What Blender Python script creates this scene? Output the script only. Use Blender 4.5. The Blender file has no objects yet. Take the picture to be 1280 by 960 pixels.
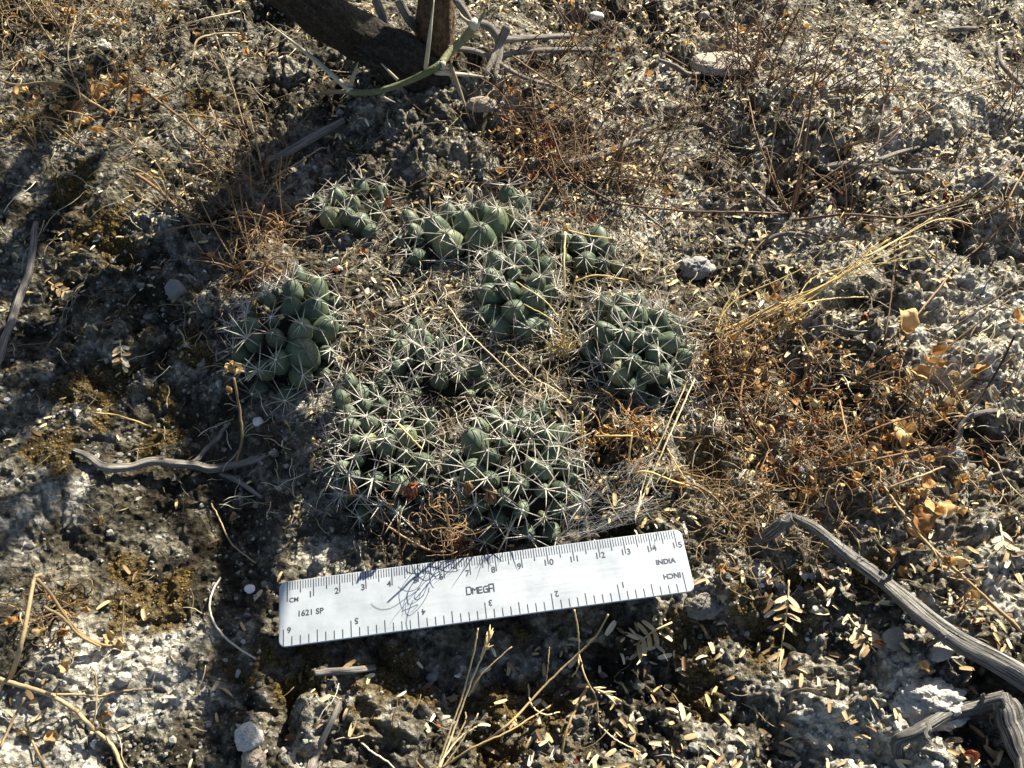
import bpy, math, random
import numpy as np
from mathutils import Vector, Matrix

# ------------------------------------------------------------------ camera, sky, sun, exposure
scene = bpy.context.scene
random.seed(7)
rng = np.random.default_rng(11)
CAM_H, PITCH, HFOV = 0.347, math.radians(55), math.radians(58)
FPX = 640 / math.tan(HFOV / 2)
cam_data = bpy.data.cameras.new('camera')
cam = bpy.data.objects.new('camera', cam_data)
scene.collection.objects.link(cam)
cam.location = (0, 0, CAM_H)
cam.rotation_euler = (math.pi / 2 - PITCH, 0, 0)
cam_data.sensor_width = 36
cam_data.lens = 18 / math.tan(HFOV / 2)
cam_data.clip_start = 0.01
cam_data.clip_end = 200
scene.camera = cam

SUN_EL = math.radians(33)
SUN_XY = Vector((0.56, 0.83)).normalized()
SUN = Vector((SUN_XY.x * math.cos(SUN_EL), SUN_XY.y * math.cos(SUN_EL), math.sin(SUN_EL)))
world = bpy.data.worlds.new('World')
scene.world = world
world.use_nodes = True
wn = world.node_tree
sky = wn.nodes.new('ShaderNodeTexSky')
sky.sky_type = 'NISHITA'
sky.sun_disc = False
sky.sun_elevation = SUN_EL
sky.sun_rotation = math.atan2(SUN_XY.x, SUN_XY.y)
wn.links.new(sky.outputs[0], wn.nodes['Background'].inputs[0])
wn.nodes['Background'].inputs[1].default_value = 0.05
sl = bpy.data.lights.new('sun', 'SUN')
sl.energy = 5.0
sl.angle = math.radians(0.5)
sl.color = (1.0, 0.94, 0.785)
sun = bpy.data.objects.new('sun', sl)
scene.collection.objects.link(sun)
sun.location = (0.5, 0.8, 1.5)
sun.rotation_euler = SUN.to_track_quat('Z', 'Y').to_euler()
scene.view_settings.view_transform = 'Standard'
scene.view_settings.look = 'None'
scene.view_settings.gamma = 1
scene.view_settings.exposure = 1.68

# ------------------------------------------------------------------ pixels to rays
RIGHT = np.array([1.0, 0, 0])
UP = np.array([0, math.sin(PITCH), math.cos(PITCH)])
FWD = np.array([0, math.cos(PITCH), -math.sin(PITCH)])
CAM = np.array([0, 0, CAM_H])

def ray(px, py):
    return FWD + RIGHT * ((px - 640) / FPX) + UP * ((480 - py) / FPX)

def at_z(px, py, z):
    d = ray(px, py)
    return CAM + d * ((z - CAM_H) / d[2])

def to_px(p):
    d = np.asarray(p) - CAM
    z = d @ FWD
    return 640 + FPX * (d @ RIGHT) / z, 480 - FPX * (d @ UP) / z

# ------------------------------------------------------------------ noise
def hash2(ix, iy, seed):
    h = (ix.astype(np.int64) * 374761393 + iy.astype(np.int64) * 668265263 + seed * 974634541) & 0xFFFFFFFF
    h = ((h ^ (h >> 13)) * 1274126177) & 0xFFFFFFFF
    h = (h ^ (h >> 16)) & 0xFFFFFFFF
    return h / 4294967295.0

def vnoise(x, y, seed):
    ix, iy = np.floor(x), np.floor(y)
    fx, fy = x - ix, y - iy
    fx = fx * fx * fx * (fx * (fx * 6 - 15) + 10)
    fy = fy * fy * fy * (fy * (fy * 6 - 15) + 10)
    a = hash2(ix, iy, seed); b = hash2(ix + 1, iy, seed)
    c = hash2(ix, iy + 1, seed); d = hash2(ix + 1, iy + 1, seed)
    return (a + (b - a) * fx + (c - a) * fy + (a - b - c + d) * fx * fy) * 2 - 1

def fbm(x, y, seed, oct=3):
    s, a = 0, 1.0
    for o in range(oct):
        c, sn = math.cos(o * 1.1 + .4), math.sin(o * 1.1 + .4)
        s = s + a * vnoise((x * c - y * sn) * 2 ** o, (x * sn + y * c) * 2 ** o, seed + o * 17)
        a *= 0.5
    return s

def sstep(a, b, v):
    t = np.clip((v - a) / (b - a), 0, 1)
    return t * t * (3 - 2 * t)

# ------------------------------------------------------------------ ruler frame (needed by the ground)
R_L = at_z(349, 728, 0.0105)
R_R = at_z(850, 661, 0.0175)
RU = (R_R - R_L) / np.linalg.norm(R_R - R_L)
bl = at_z(347, 811, 0.0095)
RV = R_L - bl
RV = RV - RU * (RV @ RU); R_W = 0.0256; RV = RV / np.linalg.norm(RV)
RN = np.cross(RU, RV)
R_LEN = np.linalg.norm(R_R - R_L) + 0.0002
R_O = R_L - RV * R_W               # lower left corner

def rl(px, py):                    # pixel -> ruler plane coordinates
    d = ray(px, py)
    t = ((R_O - CAM) @ RN) / (d @ RN)
    p = CAM + d * t - R_O
    return p @ RU, p @ RV

# ------------------------------------------------------------------ ground height
PITS = []
def base_height(x, y):
    h = 0.006 * fbm(x / .13, y / .13, 3, 2)
    h = h + 0.012 * np.exp(-(((x + .01) / .12) ** 2 + ((y - .25) / .075) ** 2))
    h = h + 0.014 * np.exp(-(((x + .03) / .07) ** 2 + ((y - .47) / .06) ** 2))
    # bank falling away in front of the ruler
    su = (x - R_O[0]) * RU[0] + (y - R_O[1]) * RU[1]
    sv = (R_O[0] - x) * RV[0] + (R_O[1] - y) * RV[1]
    wob = 0.004 * vnoise(x / .02, y / .02, 71)
    h = h - sstep(-.004, .016, sv + wob) * (0.004 + 0.012 * sstep(.01, .12, su) * (1 - sstep(.17, .24, su)))
    for (cx, cy, r, d) in PITS:
        h = h - d * np.exp(-(((x - cx) ** 2 + (y - cy) ** 2) / (r * r)) ** 1.5)
    return h

def ground_h(x, y):
    x = np.asarray(x, float); y = np.asarray(y, float)
    wx = x + .006 * vnoise(x / .03, y / .03, 90); wy = y + .006 * vnoise(x / .03, y / .03, 91)
    rough = 0.45 + 0.55 * sstep(-.35, .45, fbm(x / .09, y / .09, 40, 2))
    h = base_height(x, y)
    h = h + rough * 0.0105 * (np.abs(fbm(wx / .034, wy / .034, 21, 2)) ** .8 - .3)
    h = h + rough * 0.0055 * (np.abs(fbm(wx / .012, wy / .012, 22, 2)) ** .8 - .3)
    h = h + rough * 0.0032 * (np.abs(fbm(x / .0052, y / .0052, 23, 3)) ** .8 - .3)
    h = h + 0.0011 * vnoise(x / .0019, y / .0019, 24) * (.4 + .6 * rough)
    su = (x - R_O[0]) * RU[0] + (y - R_O[1]) * RU[1]
    sv = (x - R_O[0]) * RV[0] + (y - R_O[1]) * RV[1]
    inside = (su > -.003) & (su < R_LEN + .003) & (sv > -.003) & (sv < R_W + .004)
    plane = R_O[2] + su * RU[2] + sv * RV[2] - 0.0016
    return np.where(inside, np.minimum(h, plane), h)

for (px, py, r, d) in [(872, 572, .013, .013), (1010, 560, .01, .006), (60, 350, .02, .008), (150, 340, .025, .009), (70, 420, .016, .007),
                       (1200, 560, .012, .007), (700, 470, .009, .006), (760, 190, .02, .008), (930, 195, .022, .009), (1130, 205, .02, .008),
                       (1060, 700, .02, .005), (960, 725, .016, .006), (1200, 900, .015, .008), (250, 610, .03, .006), (1245, 160, .02, .008)]:
    p = at_z(px, py, 0)
    PITS.append((p[0], p[1], r, d))
gx = np.arange(-.6, .6, .001); gy = np.arange(-.1, .95, .001)
GH = ground_h(*np.meshgrid(gx, gy, indexing='ij'))

def hs(x, y):
    x = np.clip((np.asarray(x) + .6) / .001, 0, len(gx) - 2); y = np.clip((np.asarray(y) + .1) / .001, 0, len(gy) - 2)
    i = x.astype(int); j = y.astype(int); fx = x - i; fy = y - j
    return (GH[i, j] * (1 - fx) + GH[i + 1, j] * fx) * (1 - fy) + (GH[i, j + 1] * (1 - fx) + GH[i + 1, j + 1] * fx) * fy

def gp(px, py, h=0.0):
    """pixel -> point h metres above the soil"""
    z = h
    for _ in range(7):
        p = at_z(px, py, z)
        z = 0.5 * z + 0.5 * (float(hs(p[0], p[1])) + h)
    p = at_z(px, py, z)
    return p

# ------------------------------------------------------------------ materials
def new_mat(name):
    m = bpy.data.materials.new(name)
    m.use_nodes = True
    nt = m.node_tree
    return m, nt, nt.nodes['Principled BSDF']

def nd(nt, typ, **kw):
    n = nt.nodes.new(typ)
    for k, v in kw.items():
        setattr(n, k, v)
    return n

def ramp(nt, stops):
    r = nd(nt, 'ShaderNodeValToRGB')
    el = r.color_ramp.elements
    while len(el) < len(stops):
        el.new(0.5)
    for e, (p, c) in zip(el, stops):
        e.position = p; e.color = (*c, 1)
    return r

def mix(nt, fac, a, b, mode='MIX'):
    n = nd(nt, 'ShaderNodeMix', data_type='RGBA', blend_type=mode)
    for s, v in ((0, fac), (6, a), (7, b)):
        if hasattr(v, 'is_output'):
            nt.links.new(v, n.inputs[s])
        elif s == 0:
            n.inputs[0].default_value = v
        else:
            n.inputs[s].default_value = (*v, 1)
    return n.outputs[2]

def noise(nt, coord, scale, detail=3, rough=.6):
    n = nd(nt, 'ShaderNodeTexNoise')
    n.inputs['Scale'].default_value = scale; n.inputs['Detail'].default_value = detail; n.inputs['Roughness'].default_value = rough
    nt.links.new(coord, n.inputs['Vector'])
    return n.outputs['Fac']

def geo_pos(nt):
    return nd(nt, 'ShaderNodeNewGeometry').outputs['Position']

def obj_co(nt):
    return nd(nt, 'ShaderNodeTexCoord').outputs['Object']

def bump(nt, bsdf, h, strength, dist):
    b = nd(nt, 'ShaderNodeBump')
    b.inputs['Strength'].default_value = strength; b.inputs['Distance'].default_value = dist
    nt.links.new(h, b.inputs['Height']); nt.links.new(b.outputs[0], bsdf.inputs['Normal'])

def plant_mat(name, stops, source='object', rough=.7, nscale=350, nstr=.25, bdist=.0003, translucent=0):
    """dry plant matter: a colour for each piece (object random or 'tint' attribute), mottled by noise"""
    m, nt, b = new_mat(name)
    if source == 'object':
        f = nd(nt, 'ShaderNodeObjectInfo').outputs['Random']
    else:
        f = nd(nt, 'ShaderNodeAttribute', attribute_name='tint').outputs['Fac']
    co = obj_co(nt)
    n = noise(nt, co, nscale, 4)
    a = nd(nt, 'ShaderNodeMath', operation='MULTIPLY_ADD')
    nt.links.new(n, a.inputs[0]); a.inputs[1].default_value = nstr * 2
    s = nd(nt, 'ShaderNodeMath', operation='SUBTRACT'); nt.links.new(f, s.inputs[0]); s.inputs[1].default_value = nstr
    nt.links.new(s.outputs[0], a.inputs[2])
    r = ramp(nt, stops)
    nt.links.new(a.outputs[0], r.inputs[0]); nt.links.new(r.outputs[0], b.inputs['Base Color'])
    b.inputs['Roughness'].default_value = rough
    b.inputs['Specular IOR Level'].default_value = .3
    bump(nt, b, noise(nt, co, nscale * 3, 3), .6, bdist)
    if translucent:
        t = nd(nt, 'ShaderNodeBsdfTranslucent'); nt.links.new(r.outputs[0], t.inputs[0])
        mx = nd(nt, 'ShaderNodeMixShader'); mx.inputs[0].default_value = translucent
        nt.links.new(b.outputs[0], mx.inputs[1]); nt.links.new(t.outputs[0], mx.inputs[2])
        nt.links.new(mx.outputs[0], nt.nodes['Material Output'].inputs[0])
    return m

def make_ground_mat():
    m, nt, b = new_mat('ash_soil')
    p = geo_pos(nt)
    big = noise(nt, p, 16, 4, .65)
    mid = noise(nt, p, 90, 5, .7)
    fine = noise(nt, p, 700, 4, .7)
    pale = nd(nt, 'ShaderNodeAttribute', attribute_name='pale').outputs['Fac']
    sh = nd(nt, 'ShaderNodeMath', operation='MULTIPLY_ADD'); nt.links.new(pale, sh.inputs[0]); sh.inputs[1].default_value = .34; sh.inputs[2].default_value = -.17
    def shifted(x, k=1.0):
        m_ = nd(nt, 'ShaderNodeMath', operation='MULTIPLY_ADD'); nt.links.new(sh.outputs[0], m_.inputs[0]); m_.inputs[1].default_value = k; nt.links.new(x, m_.inputs[2])
        return m_.outputs[0]
    c1 = ramp(nt, [(.34, (.042, .034, .023)), (.47, (.175, .155, .118)), (.64, (.47, .445, .385))])
    nt.links.new(shifted(big), c1.inputs[0])
    c2 = ramp(nt, [(.35, (.019, .016, .010)), (.46, (.115, .104, .078)), (.55, (.31, .295, .255)), (.68, (.62, .60, .55))])
    nt.links.new(shifted(mid), c2.inputs[0])
    col = mix(nt, .6, c1.outputs[0], c2.outputs[0])
    v = nd(nt, 'ShaderNodeTexVoronoi'); v.inputs['Scale'].default_value = 420; nt.links.new(p, v.inputs['Vector'])
    sp = nd(nt, 'ShaderNodeSeparateColor'); nt.links.new(v.outputs['Color'], sp.inputs[0])
    grain = ramp(nt, [(0, (.35, .33, .30)), (.5, (.95, .93, .9)), (.86, (1.15, 1.13, 1.1)), (1, (1.9, 1.85, 1.8))])
    nt.links.new(sp.outputs[0], grain.inputs[0])
    col = mix(nt, .85, col, grain.outputs[0], 'MULTIPLY')
    fr = ramp(nt, [(.3, (.45, .43, .4)), (.6, (1.15, 1.14, 1.12))]); nt.links.new(fine, fr.inputs[0])
    col = mix(nt, .8, col, fr.outputs[0], 'MULTIPLY')
    moss = nd(nt, 'ShaderNodeAttribute', attribute_name='moss').outputs['Fac']
    v2 = nd(nt, 'ShaderNodeTexVoronoi'); v2.inputs['Scale'].default_value = 900; nt.links.new(p, v2.inputs['Vector'])
    mr = ramp(nt, [(.1, (.20, .125, .035)), (.45, (.10, .066, .02)), (.8, (.03, .022, .01))]); nt.links.new(v2.outputs['Distance'], mr.inputs[0])
    col = mix(nt, moss, col, mr.outputs[0])
    nt.links.new(col, b.inputs['Base Color'])
    b.inputs['Roughness'].default_value = .95
    b.inputs['Specular IOR Level'].default_value = .15
    bsum = nd(nt, 'ShaderNodeMath', operation='ADD'); nt.links.new(fine, bsum.inputs[0]); nt.links.new(v.outputs['Distance'], bsum.inputs[1])
    bump(nt, b, bsum.outputs[0], 1.0, .0026)
    return m

def wood_mat(name, dark, mid, light, sharp=1.0, alpha=1.0):
    m, nt, b = new_mat(name)
    g = nd(nt, 'ShaderNodeAttribute', attribute_name='grain').outputs['Vector']
    n1 = noise(nt, g, 5.5, 6, .65)
    n2 = noise(nt, geo_pos(nt), 160, 4)
    r = ramp(nt, [(.36, dark), (.45, mid), (.58, light)]); nt.links.new(n1, r.inputs[0])
    r2 = ramp(nt, [(.3, (.6, .58, .55)), (.7, (1.12, 1.12, 1.12))]); nt.links.new(n2, r2.inputs[0])
    nt.links.new(mix(nt, .8, r.outputs[0], r2.outputs[0], 'MULTIPLY'), b.inputs['Base Color'])
    b.inputs['Roughness'].default_value = .8
    b.inputs['Specular IOR Level'].default_value = .25
    s = nd(nt, 'ShaderNodeMath', operation='MULTIPLY_ADD'); nt.links.new(n1, s.inputs[0]); s.inputs[1].default_value = 2.0; nt.links.new(n2, s.inputs[2])
    bump(nt, b, s.outputs[0], sharp, .0016)
    return m

def bark_mat(name, dark, mid, light):
    m, nt, b = new_mat(name)
    g = nd(nt, 'ShaderNodeAttribute', attribute_name='grain').outputs['Vector']
    n1 = noise(nt, g, 5.0, 5, .7)
    p = geo_pos(nt)
    n2 = noise(nt, p, 420, 5, .75)
    v = nd(nt, 'ShaderNodeTexVoronoi', feature='DISTANCE_TO_EDGE'); v.inputs['Scale'].default_value = 230; nt.links.new(p, v.inputs['Vector'])
    a = nd(nt, 'ShaderNodeMath', operation='MULTIPLY_ADD'); nt.links.new(n2, a.inputs[0]); a.inputs[1].default_value = .7
    h_ = nd(nt, 'ShaderNodeMath', operation='MULTIPLY'); nt.links.new(n1, h_.inputs[0]); h_.inputs[1].default_value = .35
    nt.links.new(h_.outputs[0], a.inputs[2])
    r = ramp(nt, [(.40, dark), (.52, mid), (.68, light)]); nt.links.new(a.outputs[0], r.inputs[0])
    nt.links.new(r.outputs[0], b.inputs['Base Color'])
    b.inputs['Roughness'].default_value = .9; b.inputs['Specular IOR Level'].default_value = .2
    c = nd(nt, 'ShaderNodeMath', operation='ADD'); nt.links.new(a.outputs[0], c.inputs[0]); nt.links.new(v.outputs['Distance'], c.inputs[1])
    bump(nt, b, c.outputs[0], 1.0, .004)
    return m

M_GROUND = make_ground_mat()
M_LEAFLET = plant_mat('dry_leaflet', [(0, (.10, .055, .03)), (.2, (.30, .19, .09)), (.55, (.48, .35, .19)), (.85, (.58, .47, .30)), (1, (.66, .58, .42))], nscale=180, nstr=.15)
M_LEAFLET_S = plant_mat('dry_leaflet_litter', [(0, (.09, .05, .022)), (.22, (.30, .19, .075)), (.5, (.51, .385, .19)), (.8, (.62, .52, .31)), (1, (.74, .68, .52))], 'tint', nscale=180, nstr=.12)
M_GRAVEL = plant_mat('crumbs', [(0, (.055, .05, .04)), (.35, (.20, .19, .165)), (.7, (.40, .39, .355)), (1, (.68, .67, .63))], 'tint', rough=.95, nscale=500, nstr=.25, bdist=.0006)
M_MOSS = plant_mat('moss_granules', [(0, (.03, .022, .01)), (.5, (.13, .082, .022)), (1, (.30, .19, .05))], 'tint', rough=.8, nstr=.1)
M_STRAW = plant_mat('straw', [(0, (.30, .20, .09)), (.5, (.50, .38, .19)), (1, (.62, .52, .33))], nstr=.2)
M_STRAW_S = plant_mat('straw_bits', [(0, (.07, .045, .026)), (.4, (.27, .205, .115)), (.7, (.46, .395, .26)), (1, (.62, .58, .47))], 'tint', nstr=.15)
M_GOLD = plant_mat('golden_grass', [(0, (.48, .33, .11)), (.5, (.62, .46, .18)), (1, (.70, .56, .28))], nstr=.2)
M_BROWN = plant_mat('brown_stem', [(0, (.055, .03, .018)), (.5, (.12, .066, .036)), (1, (.21, .125, .065))], nstr=.25)
M_REDBROWN = plant_mat('red_brown_stem', [(0, (.10, .052, .024)), (.5, (.19, .108, .05)), (1, (.33, .21, .105))], nstr=.25)
M_TAN = plant_mat('tan_stem', [(0, (.16, .105, .05)), (.5, (.27, .185, .092)), (1, (.40, .30, .165))], nstr=.25)
M_DARKSTEM = plant_mat('dark_stem', [(0, (.02, .016, .014)), (.5, (.05, .036, .03)), (1, (.10, .075, .06))], nstr=.3)
M_ORANGE = plant_mat('orange_dry_leaf', [(0, (.20, .085, .025)), (.5, (.40, .21, .07)), (1, (.58, .38, .16))], rough=.6, nscale=220, nstr=.25, translucent=.25)
M_RUST = plant_mat('rust_dry_leaf', [(0, (.11, .03, .016)), (.5, (.22, .07, .035)), (1, (.33, .13, .06))], rough=.6, nscale=220, nstr=.25, translucent=.15)
M_TANLEAF = plant_mat('tan_dry_leaf', [(0, (.30, .19, .08)), (.5, (.45, .31, .14)), (1, (.58, .44, .23))], rough=.6, nscale=220, nstr=.25, translucent=.2)
M_LOG = wood_mat('weathered_wood', (.035, .031, .027), (.17, .158, .142), (.40, .38, .35))
M_TWIG = wood_mat('grey_twig', (.06, .05, .042), (.17, .15, .13), (.36, .33, .30), .7)
M_BARK = bark_mat('dark_bark', (.012, .010, .008), (.034, .028, .023), (.085, .075, .065))
M_BARK2 = bark_mat('brown_bark', (.05, .03, .018), (.13, .08, .045), (.24, .16, .095))
M_THORN = plant_mat('thorn', [(0, (.17, .14, .08)), (.5, (.26, .22, .135)), (1, (.40, .36, .27))], nscale=140, nstr=.35)
M_PALESTRAW = plant_mat('bleached_straw', [(0, (.42, .37, .29)), (1, (.58, .54, .46))], nstr=.3)
M_STONE = plant_mat('pale_stone', [(0, (.16, .145, .125)), (.4, (.33, .31, .275)), (.8, (.48, .455, .42)), (1, (.62, .60, .56))], rough=.95, nscale=300, nstr=.35, bdist=.0025)
M_ROCK = plant_mat('pitted_rock', [(0, (.24, .22, .19)), (.5, (.44, .415, .375)), (1, (.60, .58, .54))], rough=.95, nscale=260, nstr=.3, bdist=.003)
M_DARKSTONE = plant_mat('dark_stone', [(0, (.05, .048, .045)), (.5, (.12, .115, .11)), (1, (.24, .23, .22))], rough=.7, nscale=200, nstr=.2, bdist=.0006)
M_TANSTONE = plant_mat('tan_stone', [(0, (.18, .145, .11)), (.5, (.33, .28, .22)), (1, (.46, .40, .33))], rough=.95, nscale=300, nstr=.35, bdist=.0025)
M_WHITE = plant_mat('white_shell', [(0, (.62, .60, .57)), (1, (.82, .81, .79))], rough=.5, nstr=.2)

def make_skin_mat():
    m, nt, b = new_mat('cactus_skin')
    co = obj_co(nt)
    rnd = nd(nt, 'ShaderNodeObjectInfo').outputs['Random']
    r = ramp(nt, [(0, (.044, .066, .036)), (.5, (.066, .092, .052)), (.85, (.095, .122, .074)), (1, (.17, .175, .08))])
    nt.links.new(rnd, r.inputs[0])
    n = noise(nt, co, 260, 4)
    r2 = ramp(nt, [(.3, (.72, .74, .72)), (.5, (1, 1, 1)), (.72, (1.35, 1.3, 1.28))]); nt.links.new(n, r2.inputs[0])
    col = mix(nt, .8, r.outputs[0], r2.outputs[0], 'MULTIPLY')
    fl = ramp(nt, [(.70, (0, 0, 0)), (.76, (1, 1, 1))]); nt.links.new(noise(nt, co, 900, 2), fl.inputs[0])
    ff = nd(nt, 'ShaderNodeMath', operation='MULTIPLY'); nt.links.new(fl.outputs[0], ff.inputs[0]); ff.inputs[1].default_value = .6
    col = mix(nt, ff.outputs[0], col, (.33, .33, .27))
    sc = ramp(nt, [(.62, (0, 0, 0)), (.70, (1, 1, 1))]); nt.links.new(noise(nt, geo_pos(nt), 190, 5, .75), sc.inputs[0])
    sf = nd(nt, 'ShaderNodeMath', operation='MULTIPLY'); nt.links.new(sc.outputs[0], sf.inputs[0]); sf.inputs[1].default_value = .7
    col = mix(nt, sf.outputs[0], col, (.20, .17, .11))
    base = nd(nt, 'ShaderNodeAttribute', attribute_name='tint').outputs['Fac']
    col = mix(nt, base, col, (.33, .29, .12))
    nt.links.new(col, b.inputs['Base Color'])
    b.inputs['Roughness'].default_value = .58
    b.inputs['Specular IOR Level'].default_value = .4
    b.inputs['Subsurface Weight'].default_value = .08
    b.inputs['Subsurface Radius'].default_value = (.002, .003, .001)
    bump(nt, b, n, .35, .0006)
    return m

M_SKIN = make_skin_mat()
M_BODY = plant_mat('cactus_core', [(0, (.016, .016, .010)), (.5, (.028, .026, .017)), (1, (.06, .05, .035))], nstr=.4, rough=.95, nscale=700, bdist=.003)
M_SPINE = plant_mat('spine', [(0, (.56, .51, .40)), (.3, (.45, .42, .36)), (.75, (.33, .30, .265)), (.93, (.20, .15, .125)), (1, (.09, .06, .05))], 'tint', rough=.5, nstr=.06)
M_SPINE_OLD = plant_mat('old_spine', [(0, (.24, .21, .17)), (.5, (.17, .15, .13)), (1, (.06, .045, .04))], 'tint', rough=.7, nstr=.2)
M_WOOL = plant_mat('wool', [(0, (.55, .52, .45)), (1, (.75, .73, .68))], nstr=.2)

# ------------------------------------------------------------------ mesh and object helpers
COL = scene.collection
ORG = {}

def build_mesh(name, V, F, mat, attrs=None, smooth=True):
    V = np.asarray(V, np.float32)
    F = [np.asarray(f, np.int32) for f in (F if isinstance(F, list) else [F]) if len(f)]
    me = bpy.data.meshes.new(name)
    me.vertices.add(len(V)); me.vertices.foreach_set('co', V.ravel())
    nl = sum(f.size for f in F); nf = sum(len(f) for f in F)
    me.loops.add(nl); me.polygons.add(nf)
    me.loops.foreach_set('vertex_index', np.concatenate([f.ravel() for f in F]))
    tot = np.concatenate([np.full(len(f), f.shape[1], np.int32) for f in F])
    me.polygons.foreach_set('loop_start', np.concatenate([[0], np.cumsum(tot)[:-1]]).astype(np.int32))
    me.polygons.foreach_set('use_smooth', np.full(nf, smooth))
    me.update(calc_edges=True); me.validate()
    for k, v in (attrs or {}).items():
        v = np.asarray(v, np.float32)
        if v.ndim == 1:
            me.attributes.new(k, 'FLOAT', 'POINT').data.foreach_set('value', v)
        else:
            me.attributes.new(k, 'FLOAT_VECTOR', 'POINT').data.foreach_set('vector', v.ravel())
    me.materials.append(mat)
    return me

def tag(o, label=None, cat=None, group=None, kind=None):
    if label: o['label'] = label
    if cat: o['category'] = cat
    if group: o['group'] = group
    if kind: o['kind'] = kind
    return o

def thing(name, label, cat, loc, group=None):
    o = bpy.data.objects.new(name, None)
    o.empty_display_size = .01
    COL.objects.link(o); o.location = loc
    ORG[o] = np.array(loc, float)
    return tag(o, label, cat, group)

def add(name, V, F, mat, parent=None, attrs=None, smooth=True, origin=None):
    """one mesh object from world-space vertices"""
    V = np.asarray(V, float)
    org = np.array(origin if origin is not None else (V.mean(0) if parent is None else ORG[parent]), float)
    o = bpy.data.objects.new(name, build_mesh(name, V - org, F, mat, attrs, smooth))
    COL.objects.link(o)
    ORG[o] = org
    if parent is not None:
        o.parent = parent
        o.location = org - ORG[parent]
    else:
        o.location = org
    return o

def spline(P, n):
    P = np.asarray(P, float)
    if len(P) < 3:
        t = np.linspace(0, 1, n)[:, None]
        return P[0] * (1 - t) + P[-1] * t
    Q = np.vstack([2 * P[0] - P[1], P, 2 * P[-1] - P[-2]])
    out = []
    ts = np.linspace(0, len(P) - 1, n)
    for t in ts:
        i = min(int(t), len(P) - 2); f = t - i
        a, b, c, d = Q[i], Q[i + 1], Q[i + 2], Q[i + 3]
        out.append(.5 * (2 * b + (c - a) * f + (2 * a - 5 * b + 4 * c - d) * f * f + (3 * b - a - 3 * c + d) * f ** 3))
    return np.array(out)

def tube(P, R, sides=6, furrow=0.0, seed=0, knots=0.0):
    P = np.asarray(P, float); n = len(P)
    R = np.interp(np.linspace(0, 1, n), np.linspace(0, 1, len(R)), R)
    T = np.gradient(P, axis=0); T /= np.linalg.norm(T, axis=1)[:, None] + 1e-12
    a = np.cross(T[0], [0.3, .2, 1.0]); a /= np.linalg.norm(a) + 1e-12
    V = []; G = []
    s = np.concatenate([[0], np.cumsum(np.linalg.norm(np.diff(P, axis=0), axis=1))])
    th = np.arange(sides) / sides * 2 * np.pi
    for i in range(n):
        a = a - T[i] * (a @ T[i]); a /= np.linalg.norm(a) + 1e-12
        b = np.cross(T[i], a)
        rr = np.full(sides, R[i])
        if furrow:
            k = vnoise(np.cos(th) * 2.6 + seed, np.sin(th) * 2.6 + s[i] * 9, 200 + seed) + .6 * vnoise(th * 5 / 1.0, np.full(sides, s[i] * 22), 210 + seed) * np.abs(np.sin(th / 2))
            rr = rr * (1 + furrow * k)
        if knots:
            rr = rr * (1 + knots * vnoise(np.full(sides, s[i] / .012), np.cos(th) * .8 + seed, 230 + seed))
        V.append(P[i] + np.outer(np.cos(th) * rr, a) + np.outer(np.sin(th) * rr, b))
        G.append(np.stack([np.cos(th) * 1.1 + seed, np.sin(th) * 1.1, np.full(sides, s[i] * 9)], 1))
    V = np.vstack(V + [P[:1], P[-1:]]); G = np.vstack(G + [G[0].mean(0)[None], G[-1].mean(0)[None]])
    i = np.arange(n - 1)[:, None] * sides; j = np.arange(sides)[None, :]
    q = np.stack([i + j, i + (j + 1) % sides, i + sides + (j + 1) % sides, i + sides + j], -1).reshape(-1, 4)
    k = np.arange(sides)
    c1 = np.stack([np.full(sides, n * sides), (k + 1) % sides, k], 1)
    c2 = np.stack([np.full(sides, n * sides + 1), (n - 1) * sides + k, (n - 1) * sides + (k + 1) % sides], 1)
    return V, [q, np.vstack([c1, c2])], G

def join(parts):
    """[(V, [q, t]) ...] -> one"""
    Vs, fs, off = [], {}, 0
    for V, F in parts:
        for f in F:
            fs.setdefault(f.shape[1], []).append(np.asarray(f) + off)
        Vs.append(V); off += len(V)
    return np.vstack(Vs), [np.vstack(v) for v in fs.values()]

def scatter(bV, bF, Rm, pos):
    N = len(pos)
    V = np.einsum('nij,vj->nvi', Rm, bV) + pos[:, None, :]
    off = (np.arange(N) * len(bV))[:, None, None]
    return V.reshape(-1, 3), [(f[None] + off).reshape(-1, f.shape[1]) for f in bF]

def rot_mats(yaw, tilt, tdir, scale):
    """yaw about z, then tilt by an angle about a horizontal axis"""
    c, s = np.cos(yaw), np.sin(yaw); z = np.zeros_like(c); o = np.ones_like(c)
    A = np.stack([np.stack([c, -s, z], -1), np.stack([s, c, z], -1), np.stack([z, z, o], -1)], -2)
    kx, ky = np.cos(tdir), np.sin(tdir); C, S = np.cos(tilt), np.sin(tilt); u = 1 - C
    B = np.stack([np.stack([C + kx * kx * u, kx * ky * u, ky * S], -1), np.stack([kx * ky * u, C + ky * ky * u, -kx * S], -1), np.stack([-ky * S, kx * S, C], -1)], -2)
    return np.einsum('nij,njk->nik', B, A) * np.asarray(scale)[:, None, None]

def leaflet_shape(length, width, bend, fold, nl=6, tip=1.0):
    t = np.linspace(0, 1, nl)
    w = width * .5 * np.clip(np.sin(np.pi * (t * .94 + .03)) ** (.26 * tip), .12, 1)
    V = []
    for ti, wi in zip(t, w):
        x = (ti - .5) * length
        z = bend * length * (1 - (2 * ti - 1) ** 2)
        for k in (-1, 0, 1):
            V.append((x, k * wi, z + abs(k) * fold * wi))
    V = np.array(V)
    i = np.arange(nl - 1)[:, None] * 3; j = np.arange(2)[None]
    q = np.stack([i + j, i + j + 1, i + 3 + j + 1, i + 3 + j], -1).reshape(-1, 4)
    return V, [q]

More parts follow.
